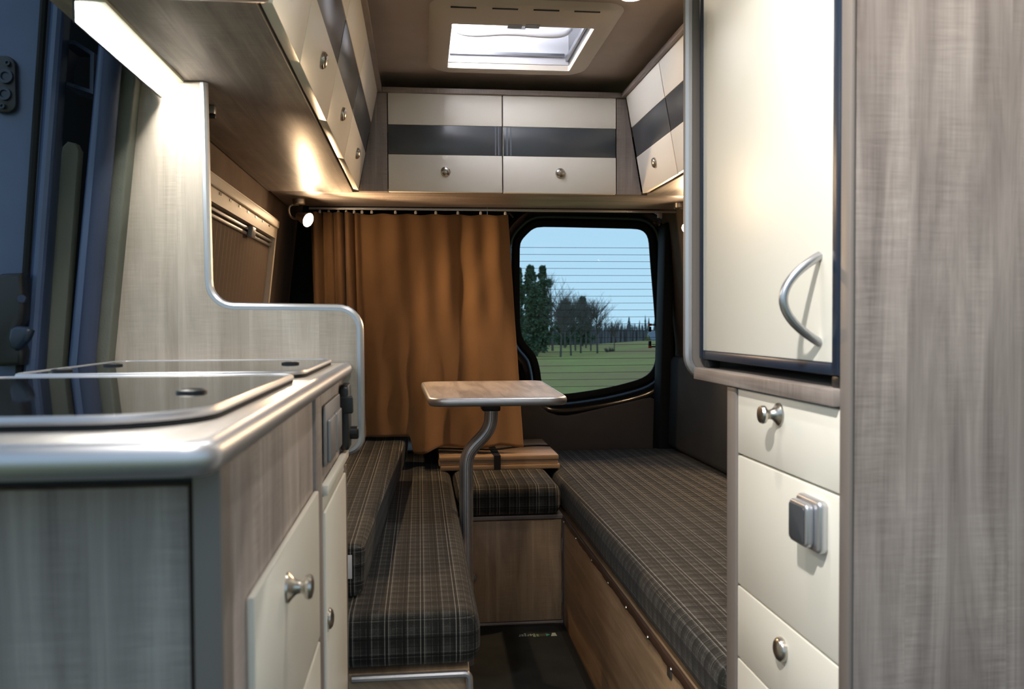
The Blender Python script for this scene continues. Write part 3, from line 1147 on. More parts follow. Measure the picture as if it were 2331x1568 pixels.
def cupboard(label, O, U, V, N, w, h, body, group, knob_u=None):
    c = thing('overhead_cupboard', label, 'cupboard', (sum(p[0] for p in body) / 8, sum(p[1] for p in body) / 8, min(p[2] for p in body)))
    bm = B(); hexa(bm, body, .001)
    obj('body', bm, 'wood_x', c)
    m = frame(O, U, V, N)
    bm = B()
    box(bm, .0015, w - .0015, .0, .378 * h, -.018, 0, .0012, 2, m)
    box(bm, .0015, w - .0015, .682 * h, h, -.018, 0, .0012, 2, m)
    box(bm, .0015, w - .0015, .378 * h, .682 * h, -.018, -.008, 0, 2, m)
    d = obj('door', bm, 'cream', c)
    bm = B(); box(bm, .0025, w - .0025, .3795 * h, .6805 * h, -.008, -.001, .001, 2, m)
    gb = tag(obj('glass_band', bm, 'band', d), 'dark grey satin glass band')
    if group == 'b':
        for u_ in ((w - .022, w - .012) if O[0] < 0 else (.014, .026)):
            bm = B(); box(bm, u_ - .002, u_ + .002, .385 * h, .675 * h, -.001, -.0004, 0, 2, m)
            obj('inner_bracket', bm, 'bracket_grey', gb)
    knob(d, m @ Matrix.Translation((knob_u if knob_u else w / 2, .21 * h, 0)), KNOB_FLAT)
    return c


LB = ((1.132, 1.384, 'narrow left overhead cupboard nearest the camera at the top of the picture'),
      (1.386, 1.778, 'second left overhead cupboard from the camera, above the worktop end'),
      (1.780, 2.180, 'third left overhead cupboard from the camera, greyish glass band'),
      (2.182, 2.684, 'farthest left overhead cupboard, next to the rear corner filler'))
hs = math.hypot(.0607, .3075)
for y0, y1, lab in LB:
    zb, zt = 1.4115, 1.7055
    body = [(-.430, y0, zb), (-.206, y0, zb), (-.206, y1, zb), (-.430, y1, zb), (-.430, y0, zt), (-.149, y0, zt), (-.149, y1, zt), (-.430, y1, zt)]
    cupboard(lab, (-.1855, y0, 1.3985), (0, 1, 0), (.0607, 0, .3075), (.3075, 0, -.0607), y1 - y0, hs, body, 'l', .10 if y1 < 1.4 else None)
for y0, y1, lab in ((2.312, 2.684, 'right overhead cupboard in the rear corner lit by the right reading lamp'), (1.90, 2.310, 'right overhead cupboard partly hidden behind the fridge')):
    zb, zt = 1.4115, 1.7055
    body = [(.739, y0, zb), (.985, y0, zb), (.985, y1, zb), (.739, y1, zb), (.688, y0, zt), (.975, y0, zt), (.975, y1, zt), (.688, y1, zt)]
    cupboard(lab, (.7184, y1, 1.3985), (0, -1, 0), (-.0544, 0, .3075), (-.3075, 0, -.0544), y1 - y0, math.hypot(.0544, .3075), body, 'r')
for x0, x1, lab in ((-.095, .2665, 'left one of the two rear overhead cupboards above the curtain'), (.2675, .636, 'right one of the two rear overhead cupboards above the rear window')):
    body = [(x0, 2.720, 1.4115), (x1, 2.720, 1.4115), (x1, 3.02, 1.4115), (x0, 3.02, 1.4115), (x0, 2.720, 1.7055), (x1, 2.720, 1.7055), (x1, 3.02, 1.7055), (x0, 3.02, 1.7055)]
    cupboard(lab, (x0, 2.700, 1.3985), (1, 0, 0), (0, 0, 1), (0, -1, 0), x1 - x0, .3075, body, 'b')
for poly, lab in (([(-.186, 1.3985), (-.0965, 1.3985), (-.0965, 1.7055), (-.128, 1.7055)], 'slanted oak filler panel left of the rear overhead cupboards'),
                  ([(.6375, 1.3985), (.719, 1.3985), (.667, 1.7055), (.6375, 1.7055)], 'slanted oak filler panel right of the rear overhead cupboards')):
    bm = B(); prism(bm, poly, mm, 2.702, 2.716)
    tag(obj('filler_panel', bm, 'wood_z'), lab, 'panel')
# oak cornice around the top
for nm, b, mt, lab in (('trim_4', (-.165, -.112, 1.132, 2.70), 'wood_y', 'oak cornice along the top of the left overhead cupboards'),
                       ('trim_5', (-.165, .705, 2.701, 2.74), 'wood_x', 'oak cornice along the top of the rear overhead cupboards'),
                       ('trim_6', (.652, .705, 1.40, 2.70), 'wood_y', 'oak cornice along the top of the right overhead cupboards')):
    bm = B()
    x0, x1, y0, y1 = b
    if nm == 'trim_5': y0 = 2.690; x0, x1 = -.111, .651
    box(bm, x0, x1, y0, y1, 1.7065, 1.722, .002)
    struct(obj(nm, bm, mt), lab, 'trim')

# ------------------------------------------------------------------ LED strip under the left overhead board
ls = thing('led_strip_light', 'cool white LED strip light shining under the left overhead board', 'lamp', (-.43, 1.33, ZU - .032))
bm = B()
box(bm, -.4315, -.4285, 1.132, 1.494, ZU - .032, ZU - .001)
obj('shade_lip', bm, 'black', ls)
bm = B()
box(bm, -.4285, -.392, 1.132, 1.494, ZU - .006, ZU - .001)
obj('housing', bm, 'beige', ls)
bm = B(); box(bm, -.4272, -.4135, 1.134, 1.490, ZU - .0095, ZU - .0062)
obj('led_band', bm, 'led', ls)
bm = B()
c = at(478, 240, Z=ZU)
box(bm, c.x - .010, c.x + .010, c.y - .008, c.y + .008, ZU - .017, ZU - .0005, .002)
ct = tag(obj('cupboard_catch', bm, 'alu_dark'), 'small metal catch under the left overhead board behind the partition', 'catch')
bm = B(); box(bm, c.x - .006, c.x + .012, c.y - .010, c.y - .002, ZU - .026, ZU - .017, .002)
obj('catch_tongue', bm, 'black', ct)

# ================================================================== LEFT WINDOW WITH BLIND
V_ = Vector((.115, 0, 1)).normalized()
wn_ = thing('window_1', 'left side window with closed pleated blind and cassette frame', 'window', (xl(.95), 2.3, .95), kind='structure')
mw = frame((xl(.95) + .0008, 1.72, .95), (0, 1, 0), V_, (V_.z, 0, -V_.x))
WU, WV = 1.125, .378
def wring(bm, o, i, n0, n1, r0, r1):
    a = rrect(*o, r0); b = rrect(*i, r1)
    va = [[bm.verts.new(mw @ Vector((p[0], p[1], n))) for p in a] for n in (n0, n1)]
    vb = [[bm.verts.new(mw @ Vector((p[0], p[1], n))) for p in b] for n in (n0, n1)]
    k = len(a)
    for i_ in range(k):
        j = (i_ + 1) % k
        bm.faces.new((va[0][i_], va[0][j], va[1][j], va[1][i_]))
        bm.faces.new((va[1][i_], va[1][j], vb[1][j], vb[1][i_]))
        bm.faces.new((vb[1][i_], vb[1][j], vb[0][j], vb[0][i_]))
    bmesh.ops.recalc_face_normals(bm, faces=bm.faces[:])
bm = B(); wring(bm, (0, WU, 0, WV), (.022, WU - .022, .03, WV - .062), 0, .022, .018, .006)
obj('window_frame', bm, 'hatch', wn_)
bm = B(); box(bm, .03, WU - .018, WV - .030, WV - .006, .0225, .030, .0035, 3, mw)
cas = obj('cassette', bm, 'hatch', wn_)
for i in range(9):
    bm = B(); box(bm, .10 + i * .108, .10 + i * .108 + .022, WV - .0385, WV - .0325, .0222, .0232, 0, 2, mw)
    obj('vent_slot', bm, 'black', cas)
for n0, n1, v0, v1 in ((.006, .014, WV - .078, WV - .070), (.004, .012, WV - .092, WV - .084)):
    bm = B(); box(bm, .024, WU - .024, v0, v1, n0, n1, .001, 2, mw)
    obj('pull_bar', bm, 'alu_dark', wn_)
bm = B()
npl = 52
vs = []
for i in range(npl + 1):
    u = .024 + (WU - .048) * i / npl
    n = .002 if i % 2 else .0055
    vs.append((bm.verts.new(mw @ Vector((u, .031, n))), bm.verts.new(mw @ Vector((u, WV - .063, n)))))
for a, b in zip(vs, vs[1:]):
    bm.faces.new((a[0], b[0], b[1], a[1]))
obj('pleated_blind', bm, 'blind', wn_, smooth=False)
bm = B()
box(bm, .715, .765, WV - .098, WV - .066, .012, .026, .003, 2, mw)
box(bm, .752, .785, WV - .092, WV - .074, .014, .022, .002, 2, mw)
obj('latch', bm, 'grey_plastic', wn_)

# ================================================================== CURTAIN, RAIL
YR = 3.062
rl = thing('curtain_rail', 'slim aluminium curtain rail under the rear overhead board', 'curtain rail', (.27, YR, ZU - .012))
bm = B(); box(bm, -.385, .945, YR - .006, YR + .006, ZU - .011, ZU - .0015, .0015)
obj('rail', bm, 'alu', rl)
bm = B(); box(bm, .875, .893, YR - .004, YR + .004, ZU - .030, ZU - .0115, .002)
obj('end_stop', bm, 'grey_plastic', rl)

cu = thing('curtain', 'ochre brown curtain half drawn across the rear door window', 'curtain', (0, YR, .5))
hooks_px = [728, 748, 770, 788, 806, 824, 846, 900, 946, 992, 1042, 1094, 1150]
hx = [at(p, 470, Y=YR).x for p in hooks_px]
fold_px = [712, 722, 740, 757, 772, 786, 800, 812, 826, 842, 858, 884, 908, 950, 996, 1046, 1098, 1156]


def curtain_pt(s, tv):
    """s runs 0..1 along the cloth, tv 0 at the top to 1 at the hem"""
    xt = -.385 + s * (.322 + .385)
    xb = -.375 + s * (.374 + .375)
    x = xt + (xb - xt) * tv
    if s < .235:                                   # tightly gathered part
        ph = s / .235 * 4.5
        amp = .024 * (1 - .25 * tv)
        y = amp * math.sin(2 * math.pi * ph) + .010 * math.sin(2 * math.pi * ph * 2.3 + 1)
        x += .014 * math.sin(2 * math.pi * ph + 1.1) * (.5 + .5 * tv)
    else:
        q = (s - .235) / .765
        ph = q * 6.0
        amp = .0075 * (1 - .4 * tv)
        y = amp * math.cos(2 * math.pi * ph) + .006 * math.sin(2 * math.pi * (ph * .5 + tv * .6)) + .016 * tv * math.sin(2 * math.pi * (q * 1.6 + .15 + .25 * tv))
        y += -.022 * math.exp(-((q - .42 + .05 * tv) / .05) ** 2) * max(0, tv - .35) * 1.6
    edge_l = math.exp(-((s - .235) / .012) ** 2)
    y += -.018 * edge_l
    z0 = ZU - .022
    sag = 0
    if s >= .235:
        sag = .006 * (1 - math.cos(2 * math.pi * (s - .235) / .765 * 6.0)) / 2
    zt = z0 - sag
    zb = .534 - .014 * math.exp(-((s - .50) / .08) ** 2) + .005 * math.sin(s * 23)
    k_ = min(1, max(0, (s - .448) / .022)); k_ = k_ * k_ * (3 - 2 * k_)
    zb = .578 + (zb - .578) * k_
    # fine creases
    y += .0022 * math.sin(31 * s + 17 * tv) * math.sin(9 * tv + 5 * s) + .003 * tv * math.sin(60 * (s * .7 + tv * .35))
    return Vector((x, YR + y, zt + (zb - zt) * tv))


bm = B()
NS, NV = 260, 70
gr = [[bm.verts.new(curtain_pt(i / NS, j / NV)) for i in range(NS + 1)] for j in range(NV + 1)]
for r0, r1 in zip(gr, gr[1:]):
    for i in range(NS):
        bm.faces.new((r0[i], r0[i + 1], r1[i + 1], r1[i]))
cl_ = obj('cloth', bm, 'curtain', cu, angle=180)
md = cl_.modifiers.new('thickness', 'SOLIDIFY'); md.thickness = .0012; md.offset = 0
for xh in hx:
    bm = B()
    lathe(bm, [(0, -.006), (.0045, -.006), (.005, 0), (.0035, .005), (0, .006)], frame((xh, YR - .002, ZU - .018), (1, 0, 0), (0, 1, 0), (0, 0, 1)), 10)
    obj('curtain_glider', bm, 'white', cu)

# ================================================================== READING LAMPS
def reading_lamp(label, base, head, aim, arm, watts):
    aim = Vector(aim).normalized()
    L = thing('reading_lamp', label, 'lamp', (base[0], base[1], ZU - .03), 'reading lamps')
    bm = B(); lathe(bm, [(0, 0), (.021, 0), (.021, .016), (.018, .020), (0, .020)], frame((base[0], base[1], ZU - .0005), (1, 0, 0), (0, -1, 0), (0, 0, -1)), 20)
    obj('base', bm, 'steel', L)
    bm = B(); tube(bm, smooth_path([(base[0], base[1], ZU - .019)] + arm + [Vector(head) - aim * .030], 2), .004, 8)
    obj('arm', bm, 'steel', L)
    up = Vector((0, 0, 1))
    U = up.cross(aim).normalized(); V = aim.cross(U)
    m = frame(head, U, V, aim)
    bm = B(); lathe(bm, [(0, -.045), (.011, -.045), (.014, -.036), (.019, -.018), (.0245, .0), (.0250, .002), (.0232, .002), (.018, -.012), (0, -.012)], m, 24)
    obj('shade', bm, 'steel', L)
    bm = B(); lathe(bm, [(0, -.010), (.0175, -.010), (.0205, .0), (.0185, .006), (.011, .0105), (0, .0120)], m, 24)
    obj('bulb', bm, 'bulb', L)
    sl = bpy.data.lights.new('reading_beam', 'SPOT')
    sl.energy = watts; sl.color = (1.0, .66, .36); sl.spot_size = math.radians(125); sl.spot_blend = .35; sl.shadow_soft_size = .012
    so_ = bpy.data.objects.new('reading_beam', sl); COL.objects.link(so_); so_.parent = L
    so_.location = Vector(head) + aim * .016 - L.location
    so_.rotation_euler = aim.to_track_quat('-Z', 'Y').to_euler()


reading_lamp('lit reading lamp on the left, beside the gathered curtain', (-.395, 2.885), (-.362, 2.850, 1.325), (.78, -.50, -.36),
             [(-.428, 2.885, 1.378), (-.427, 2.885, 1.345), (-.410, 2.885, 1.330)], READING_WATTS[0])
reading_lamp('lit reading lamp on the right, half hidden by the fridge edge', (.905, 2.885), (.928, 2.86, 1.308), (-.50, -.60, -.62),
             [(.945, 2.885, 1.376), (.955, 2.885, 1.345)], READING_WATTS[1])

# ================================================================== TABLE
ZT = .790
tb = thing('table', 'small oak swivel table with aluminium edge on a cranked leg', 'table', (.125, 2.40, 0))
n0, n1 = at(960, 868, Z=ZT), at(1230, 865, Z=ZT)
q0, q1 = at(979, 908, Z=ZT), at(1293, 904, Z=ZT)
ctr = (n0 + n1 + q0 + q1) / 4
corners = [q0, q1, n1, n0]
def rounded_quad(cs, r, seg=7):
    out = []
    k = len(cs)
    for i in range(k):
        p, a, b = cs[i], cs[i - 1], cs[(i + 1) % k]
        da, db = (a - p).normalized(), (b - p).normalized()
        s, e = p + da * r, p + db * r
        for j in range(seg + 1):
            t_ = j / seg
            out.append(s * (1 - t_) ** 2 + p * 2 * t_ * (1 - t_) + e * t_ ** 2)
    return out
corners = [p + (ctr - p).normalized() * .010 for p in corners]
tq = rounded_quad(corners, .045)
bm = B(); prism(bm, [(p.x, p.y) for p in tq], fZ, ZT - .021, ZT)
obj('table_top', bm, 'wood_y', tb)
bm = B()
def outset(poly, d):
    k = len(poly); out = []
    for i in range(k):
        tv = poly[(i + 1) % k] - poly[i - 1]
        out.append(poly[i] + Vector((tv.y, -tv.x, 0)).normalized() * d)
    return out
loops = []
for d, dz in ((0, .0005), (.004, 0), (.0075, -.0035), (.009, -.0105), (.0075, -.0175), (.004, -.0215), (0, -.022)):
    loops.append([bm.verts.new((p.x, p.y, ZT + dz)) for p in outset(tq, d)])
for a, b in zip(loops, loops[1:]):
    for i in range(len(tq)):
        j = (i + 1) % len(tq)
        bm.faces.new((a[i], a[j], b[j], b[i]))
bmesh.ops.recalc_face_normals(bm, faces=bm.faces[:])
obj('edge_profile', bm, 'alu', tb, angle=60)
bm = B()
lx, ly = .1285, 2.40
ux, uy = at(1118, 935, Y=2.40).x, 2.40
leg = smooth_path([(lx, ly, 0.009), (lx, ly, .54), (lx, ly, .600), (lx + .018, ly, .632), (ux - .020, uy, .664), (ux - .002, uy, .695), (ux, uy, .73), (ux, uy, ZT - .052)], 3)
tube(bm, leg, .0185, 20)
lg = obj('leg', bm, 'alu', tb)
# fluted leg: fine grooves as thin raised ribs along the tube
bm = B()
prev = None
rib_pts = [Vector(p) for p in leg]
for kk in range(12):
    a = math.radians(180 + kk * 30)
    pts = []
    for i, p in enumerate(rib_pts):
        d = (rib_pts[min(i + 1, len(rib_pts) - 1)] - rib_pts[max(i - 1, 0)]).normalized()
        s = Vector((0, 1, 0)); s = (s - d * s.dot(d)).normalized(); u = d.cross(s)
        pts.append(p + (u * math.cos(a) + s * math.sin(a)) * .0183)
    tube(bm, pts, .0011, 4)
obj('flutes', bm, 'alu', lg)
bm = B()
box(bm, ux - .027, ux + .024, uy - .03, uy + .05, ZT - .0545, ZT - .0225, .004)
box(bm, ux + .020, ux + .036, uy - .02, uy + .05, ZT - .036, ZT - .0225, .002)
box(bm, ux + .055, ux + .085, uy - .02, uy + .04, ZT - .027, ZT - .0225, .001)
obj('bracket', bm, 'black', tb)

# ================================================================== SEATING
ZS = .460
def cushion(name, label, pts, mat='plaid', bev=.03, cat='cushion'):
    c = tag(obj(name, hexa(B(), pts, bev, 5), mat, angle=60), label, cat)
    return c
def quad_pts(x0, x1, y0, y1, z0, z1):
    return [(x0, y0, z0), (x1, y0, z0), (x1, y1, z0), (x0, y1, z0), (x0, y0, z1), (x1, y0, z1), (x1, y1, z1), (x0, y1, z1)]
cushion('seat_cushion', 'long dark plaid seat cushion on the left bench beside the table leg', quad_pts(-.545, .107, 1.520, 3.46, .360, ZS), 'plaid', .032)
cushion('seat_cushion', 'short dark plaid seat cushion on the rear box under the boards', quad_pts(.113, .452, 2.695, 3.46, .362, ZS), 'plaid', .028)
cushion('bed_cushion', 'wide dark plaid bed cushion along the right side', [(.4565, 1.224, .3625), (1.09, 1.224, .3625), (1.09, 3.46, .3625), (.4565, 3.46, .3625), (.449, 1.224, ZS), (1.09, 1.224, ZS), (1.09, 3.46, ZS), (.490, 3.46, ZS)], 'plaid', .033)
bk = cushion('back_cushion', 'dark plaid cushion lying on the left bench against the side wall', [(-.530, 1.625, ZS + .001), (-.112, 1.625, ZS + .001), (-.052, 3.30, ZS + .001), (-.530, 3.30, ZS + .001), (-.525, 1.625, ZS + .104), (-.106, 1.625, ZS + .104), (-.042, 3.30, ZS + .104), (-.525, 3.30, ZS + .104)], 'plaid', .018)
bm = B(); box(bm, -.152, -.131, 1.6215, 1.6245, .500, .545, .0005)
tag(obj('fabric_label', bm, 'white', bk), 'pale care label')
cushion('backrest_cushion', 'dark woven backrest cushion upright along the right wall behind the bed', [(1.012, 1.42, ZS + .008), (1.080, 1.42, ZS + .008), (1.080, 3.40, ZS + .008), (1.012, 3.40, ZS + .008), (1.022, 1.42, .845), (1.074, 1.42, .845), (1.074, 3.40, .845), (1.022, 3.40, .845)], 'plaid_plain', .024)

bb = thing('bench_box', 'left bench box with aluminium profile under the long seat cushion', 'bench', (-.22, 2.4, 0))
bm = B(); box(bm, -.552, .086, 1.53, 2.716, 0.0, .355, .002)
obj('body', bm, 'oak_y', bb)
bm = B()
tube(bm, smooth_path([(-.125, 1.5215, .349), (.066, 1.5215, .349), (.084, 1.5215, .349), (.086, 1.5215, .330), (.086, 1.5215, .10)], 2), .0068, 10)
obj('edge_profile', bm, 'alu', bb)

rb = thing('seat_box', 'oak seat box with flush door at the rear end of the aisle', 'seat box', (-.05, 3.1, 0))
bm = B(); box(bm, -.552, .4605, 2.737, 3.47, 0, .358, .001)
obj('body', bm, 'oak_z', rb)
bm = B(); box(bm, .0875, .4605, 2.720, 2.736, .345, .358, .001); box(bm, .459, .4605, 2.720, 2.736, .0, .344)
box(bm, .0875, .4605, 2.720, 2.736, 0, .010, .001)
obj('frame', bm, 'wood_x', rb)
bm = B(); box(bm, .098, .4565, 2.718, 2.734, .013, .3425, .0015)
bd = obj('door', bm, 'oak_z', rb)
bm = B(); c = at(1077, 1310, Y=2.718); lathe(bm, [(0, 0), (.006, 0), (.006, .008), (.010, .010), (.0105, .018), (.008, .021), (0, .021)], frame((c.x, 2.718, c.z), (1, 0, 0), (0, 0, 1), (0, -1, 0)), 16)
obj('knob', bm, 'steel', bd)
for zz in (.09, .26):
    bm = B(); box(bm, .4568, .4585, 2.7185, 2.731, zz - .02, zz + .02)
    obj('hinge', bm, 'alu_dark', rb)

bx = thing('bed_box', 'oak bed box with vinyl hem and snap studs along the aisle', 'bed box', (.75, 2.2, 0))
bm = B(); box(bm, .462, .478, 1.222, 3.46, 0, .3595, .001); box(bm, .478, 1.09, 1.222, 3.46, .335, .3595)
obj('panel', bm, 'oak_y', bx)
bm = B(); box(bm, .4608, .474, 2.690, 2.7185, .002, .3590, .001)
obj('corner_post', bm, 'wood_edge', bx)
bm = B()
prev = None
NH = 60
for i in range(NH + 1):
    y = 1.24 + (2.69 - 1.24) * i / NH
    wv = .0009 * math.sin(i * .9) + .0006 * math.sin(i * 2.3)
    cur = [bm.verts.new(p) for p in ((.4615, y, .3615), (.4560 + wv, y, .3600), (.4540 + wv, y, .3510), (.4560 + wv * .5, y, .3420 + wv), (.4608, y, .3400 + wv), (.4615, y, .3610))]
    if prev:
        for j in range(5):
            bm.faces.new((prev[j], prev[j + 1], cur[j + 1], cur[j]))
    prev = cur
bmesh.ops.recalc_face_normals(bm, faces=bm.faces[:])
hm = obj('vinyl_hem', bm, 'hem', bx)
for y in (2.66, 2.45, 2.22, 2.02, 1.84, 1.66, 1.50):
    bm = B(); lathe(bm, [(0, 0), (.0042, 0), (.0036, .002), (0, .003)], frame((.4543, y, .3470), (0, 1, 0), (0, 0, -1), (-1, 0, 0)), 10)
    obj('snap_stud', bm, 'steel', hm)
bm = B(); box(bm, .4595, .4618, 1.52, 1.545, .318, .338, .001)
obj('bracket', bm, 'alu_dark', bx)

# boards strapped together on the rear cushion
for i, (dx, dy, lab) in enumerate(((.004, -.004, 'lowest of the three strapped oak boards on the rear cushion'), (-.002, .002, 'middle one of the three strapped oak boards on the rear cushion'), (0, 0, 'topmost of the three strapped oak boards on the rear cushion'))):
    bm = B(); box(bm, .066 + dx, .494 + dx, 3.004 + dy, 3.425, ZS + .0005 + i * .0162, ZS + .016 + i * .0162, .0012)
    tag(obj('oak_board', bm, 'oak_x'), lab, 'board', 'strapped oak boards')
bm = B()
zt = ZS + .049
for pts in ([(.272, 2.9985, ZS + .001), (.272, 2.9985, zt + .0008), (.272, 3.43, zt + .0008)],):
    for (a, b) in zip(pts, pts[1:]):
        a, b = Vector(a), Vector(b)
        if abs(a.z - b.z) > .01:
            box(bm, a.x - .012, a.x + .012, a.y - .0012, a.y + .0005, a.z, b.z + .001)
        else:
            box(bm, a.x - .012, a.x + .012, a.y, b.y, a.z - .0006, a.z + .0010)
st = thing('strap', 'black elastic strap tied around the stack of oak boards', 'strap', (.28, 3.2, ZS))
obj('band', bm, 'black_matte', st)
bm = B(); tube(bm, smooth_path([(.066, 3.20, zt + .003), (.20, 3.16, zt + .003), (.27, 3.13, zt + .004), (.36, 3.20, zt + .003), (.44, 3.23, zt + .003), (.494, 3.21, zt + .003)], 2), .003, 6)
obj('cord', bm, 'black_matte', st)

# ================================================================== FLOOR MAT
mt = thing('floor_mat', 'black carpet mat with printed lettering in the aisle', 'mat', (.28, 1.8, 0))
bm = B(); prism(bm, rrect(.094, .455, .70, 2.700, .035, 8), fZ, .0004, .008, .002)
obj('pile', bm, 'mat', mt)
bm = B()
ra, rb_ = rrect(.0945, .4545, .7005, 2.6995, .035, 8), rrect(.112, .437, .718, 2.682, .025, 8)
la = [[bm.verts.new((u, v, z)) for u, v in r] for r, z in ((ra, .0070), (ra, .0094), (rb_, .0094), (rb_, .0078))]
for a, b in zip(la, la[1:]):
    for i in range(len(ra)):
        j = (i + 1) % len(ra)
        bm.faces.new((a[i], a[j], b[j], b[i]))
bmesh.ops.recalc_face_normals(bm, faces=bm.faces[:])
obj('binding', bm, 'black_matte', mt)
cu_ = bpy.data.curves.new('lettering', 'FONT')
cu_.body = 'Berger'
cu_.size = .036
cu_.extrude = .0003
cu_.space_character = 1.12
to = bpy.data.objects.new('lettering_tmp', cu_)
COL.objects.link(to)
bpy.context.view_layer.update()
me = bpy.data.meshes.new_from_object(to.evaluated_get(bpy.context.evaluated_depsgraph_get()))
bpy.data.objects.remove(to)
me.materials.append(M['textw'])
lt = bpy.data.objects.new('lettering', me)
COL.objects.link(lt)
lt.parent = mt
wmax = max(v.co.x for v in me.vertices)
tr_ = Vector((.353, 2.612, .0090))
lt.location = tr_ - mt.location
lt.rotation_euler = (0, 0, math.pi)
sc_ = .053 / wmax
lt.scale = (sc_, 1.0, 1)
tag(lt, 'pale printed word on the mat')
x0 = .355
for w0, w1, mtl in ((.0, .008, 'textg'), (.009, .030, 'textd')):
    bm = B(); box(bm, x0 + w0, x0 + w1, 2.590, 2.610, .0082, .0090)
    obj('printed_mark', bm, mtl, mt)
bm = B(); prism(bm, [(x0 + .031, 2.612), (x0 + .044, 2.602), (x0 + .031, 2.588)], fZ, .0082, .0090)
obj('printed_logo', bm, 'textt', mt)
bm = B(); prism(bm, [(x0 + .045, 2.588), (x0 + .064, 2.588), (x0 + .062, 2.614), (x0 + .052, 2.614)], fZ, .0082, .0090)
obj('printed_logo', bm, 'textw', mt)

# ================================================================== RIGHT SIDE UNIT
XR = .455
fR = frame((XR, 0, 0), (0, -1, 0), (0, 0, 1), (-1, 0, 0))     # u = -Y
tp_ = thing('tall_divider', 'tall grey oak end panel filling the right edge of the picture', 'panel', (.75, .86, 0))
bm = B(); box(bm, .4585, 1.07, .856, .8725, .002, ZC - .003, .0006)
obj('panel', bm, 'wood_z', tp_)
bm = B(); box(bm, .4525, .4583, .853, .8755, .002, ZC - .003, .0025)
obj('edge_profile', bm, 'wood_edge', tp_)

du = thing('drawer_unit', 'grey oak drawer unit with four cream fronts below the fridge', 'drawer unit', (.75, 1.04, 0))
bm = B(); box(bm, .472, 1.06, .8765, 1.2135, .001, .890, .001)
obj('body', bm, 'wood_z', du)
bm = B(); box(bm, .452, .4715, 1.1775, 1.2135, .001, .890, .003)
obj('far_post', bm, 'wood_edge', du)
fr = ((.7955, .8975, 'k'), (.6065, .7925, 'l'), (.5005, .6035, 'o'), (.30, .4975, None), (.05, .297, None))
for z0, z1, kd in fr:
    bm = B(); box(bm, XR, .471, .8765, 1.1765, z0, min(z1, .8885), .0018)
    d = obj('drawer_front' if kd != 'l' else 'flap_front', bm, 'cream', du)
    if kd == 'k':
        knob(d, frame((XR, 1.035, .8665), (0, -1, 0), (0, 0, 1), (-1, 0, 0)), [(r * .88, h) for r, h in KNOB])
    elif kd == 'o':
        knob(d, frame((XR, 1.022, .569), (0, -1, 0), (0, 0, 1), (-1, 0, 0)), KNOB_FLAT)
    elif kd == 'l':
        bm = B(); prism(bm, rrect(-.962, -.902, .722, .782, .007), fR, 0, .012, .004, 3)
        lp = obj('latch_plate', bm, 'alu', d)
        bm = B(); prism(bm, rrect(-.958, -.912, .727, .777, .007), fR, .0122, .022, .003, 3)
        obj('latch_surround', bm, 'alu', lp)
        bm = B(); prism(bm, rrect(-.955, -.916, .731, .773, .004), fR, .022, .0235, .001)
        obj('latch_button', bm, 'band', lp)
bm = B(); box(bm, .446, 1.05, .8765, 1.348, .8915, .9105, .0012)
tag(obj('shelf_board', bm, 'wood_y'), 'grey oak shelf board carrying the fridge', 'shelf')

fp = thing('upright_divider', 'silver edged upright panel on the far side of the fridge', 'panel', (.75, 1.36, .89))
poly = rrect(.441, 1.03, .896, ZC - .003, (.0001, .0001, .034, .0001), 8)
bm = B(); prism(bm, poly, mm, 1.3505, 1.3665)
obj('panel', bm, 'wood_edge', fp)
bm = B()
pth = [(.441, ZC - .004), (.441, 1.4), (.441, .932)]
for i in range(1, 9):
    a = math.radians(180 + 90 * i / 8)
    pth.append((.441 + .034 + .034 * math.cos(a), .930 + .034 * math.sin(a)))
pth += [(.60, .896), (1.0, .896)]
tube(bm, [(u, 1.3585, w) for u, w in pth], .0092, 10)
obj('edge_profile', bm, 'alu', fp)

fg = thing('fridge', 'cream fronted built-in fridge with curved metal handle', 'fridge', (.75, 1.1, .911))
bm = B(); box(bm, .480, 1.03, .884, 1.346, .922, 1.742, .003)
obj('body', bm, 'black', fg)
bm = B()
box(bm, XR - .001, .478, .8795, .8975, .9245, 1.735, .003)
box(bm, XR - .001, .478, 1.3285, 1.3455, .9245, 1.735, .003)
box(bm, XR - .001, .478, .8977, 1.3283, .9245, .9385, .003)
box(bm, XR - .001, .478, .8977, 1.3283, 1.720, 1.735, .003)
dfm = obj('door_frame', bm, 'frame_blue', fg)
bm = B(); box(bm, XR + .0005, .478, .8979, 1.3281, .9388, 1.7196, .0006)
dpn = obj('door_panel', bm, 'cream', fg)
bm = B()
hpth = []
for i in range(25):
    q_ = i / 12 - 1
    hpth.append((XR + .0005 - .044 * (1 - q_ * q_), .926, 1.0100 + .0500 * q_))
tube(bm, smooth_path(hpth, 1), .0052, 12)
obj('handle', bm, 'alu_mid', dpn)
for y in (.897, 1.325):
    bm = B(); box(bm, .459, .480, y - .009, y + .009, .9107, .9235, .002)
    obj('hinge_foot', bm, 'black', fg)

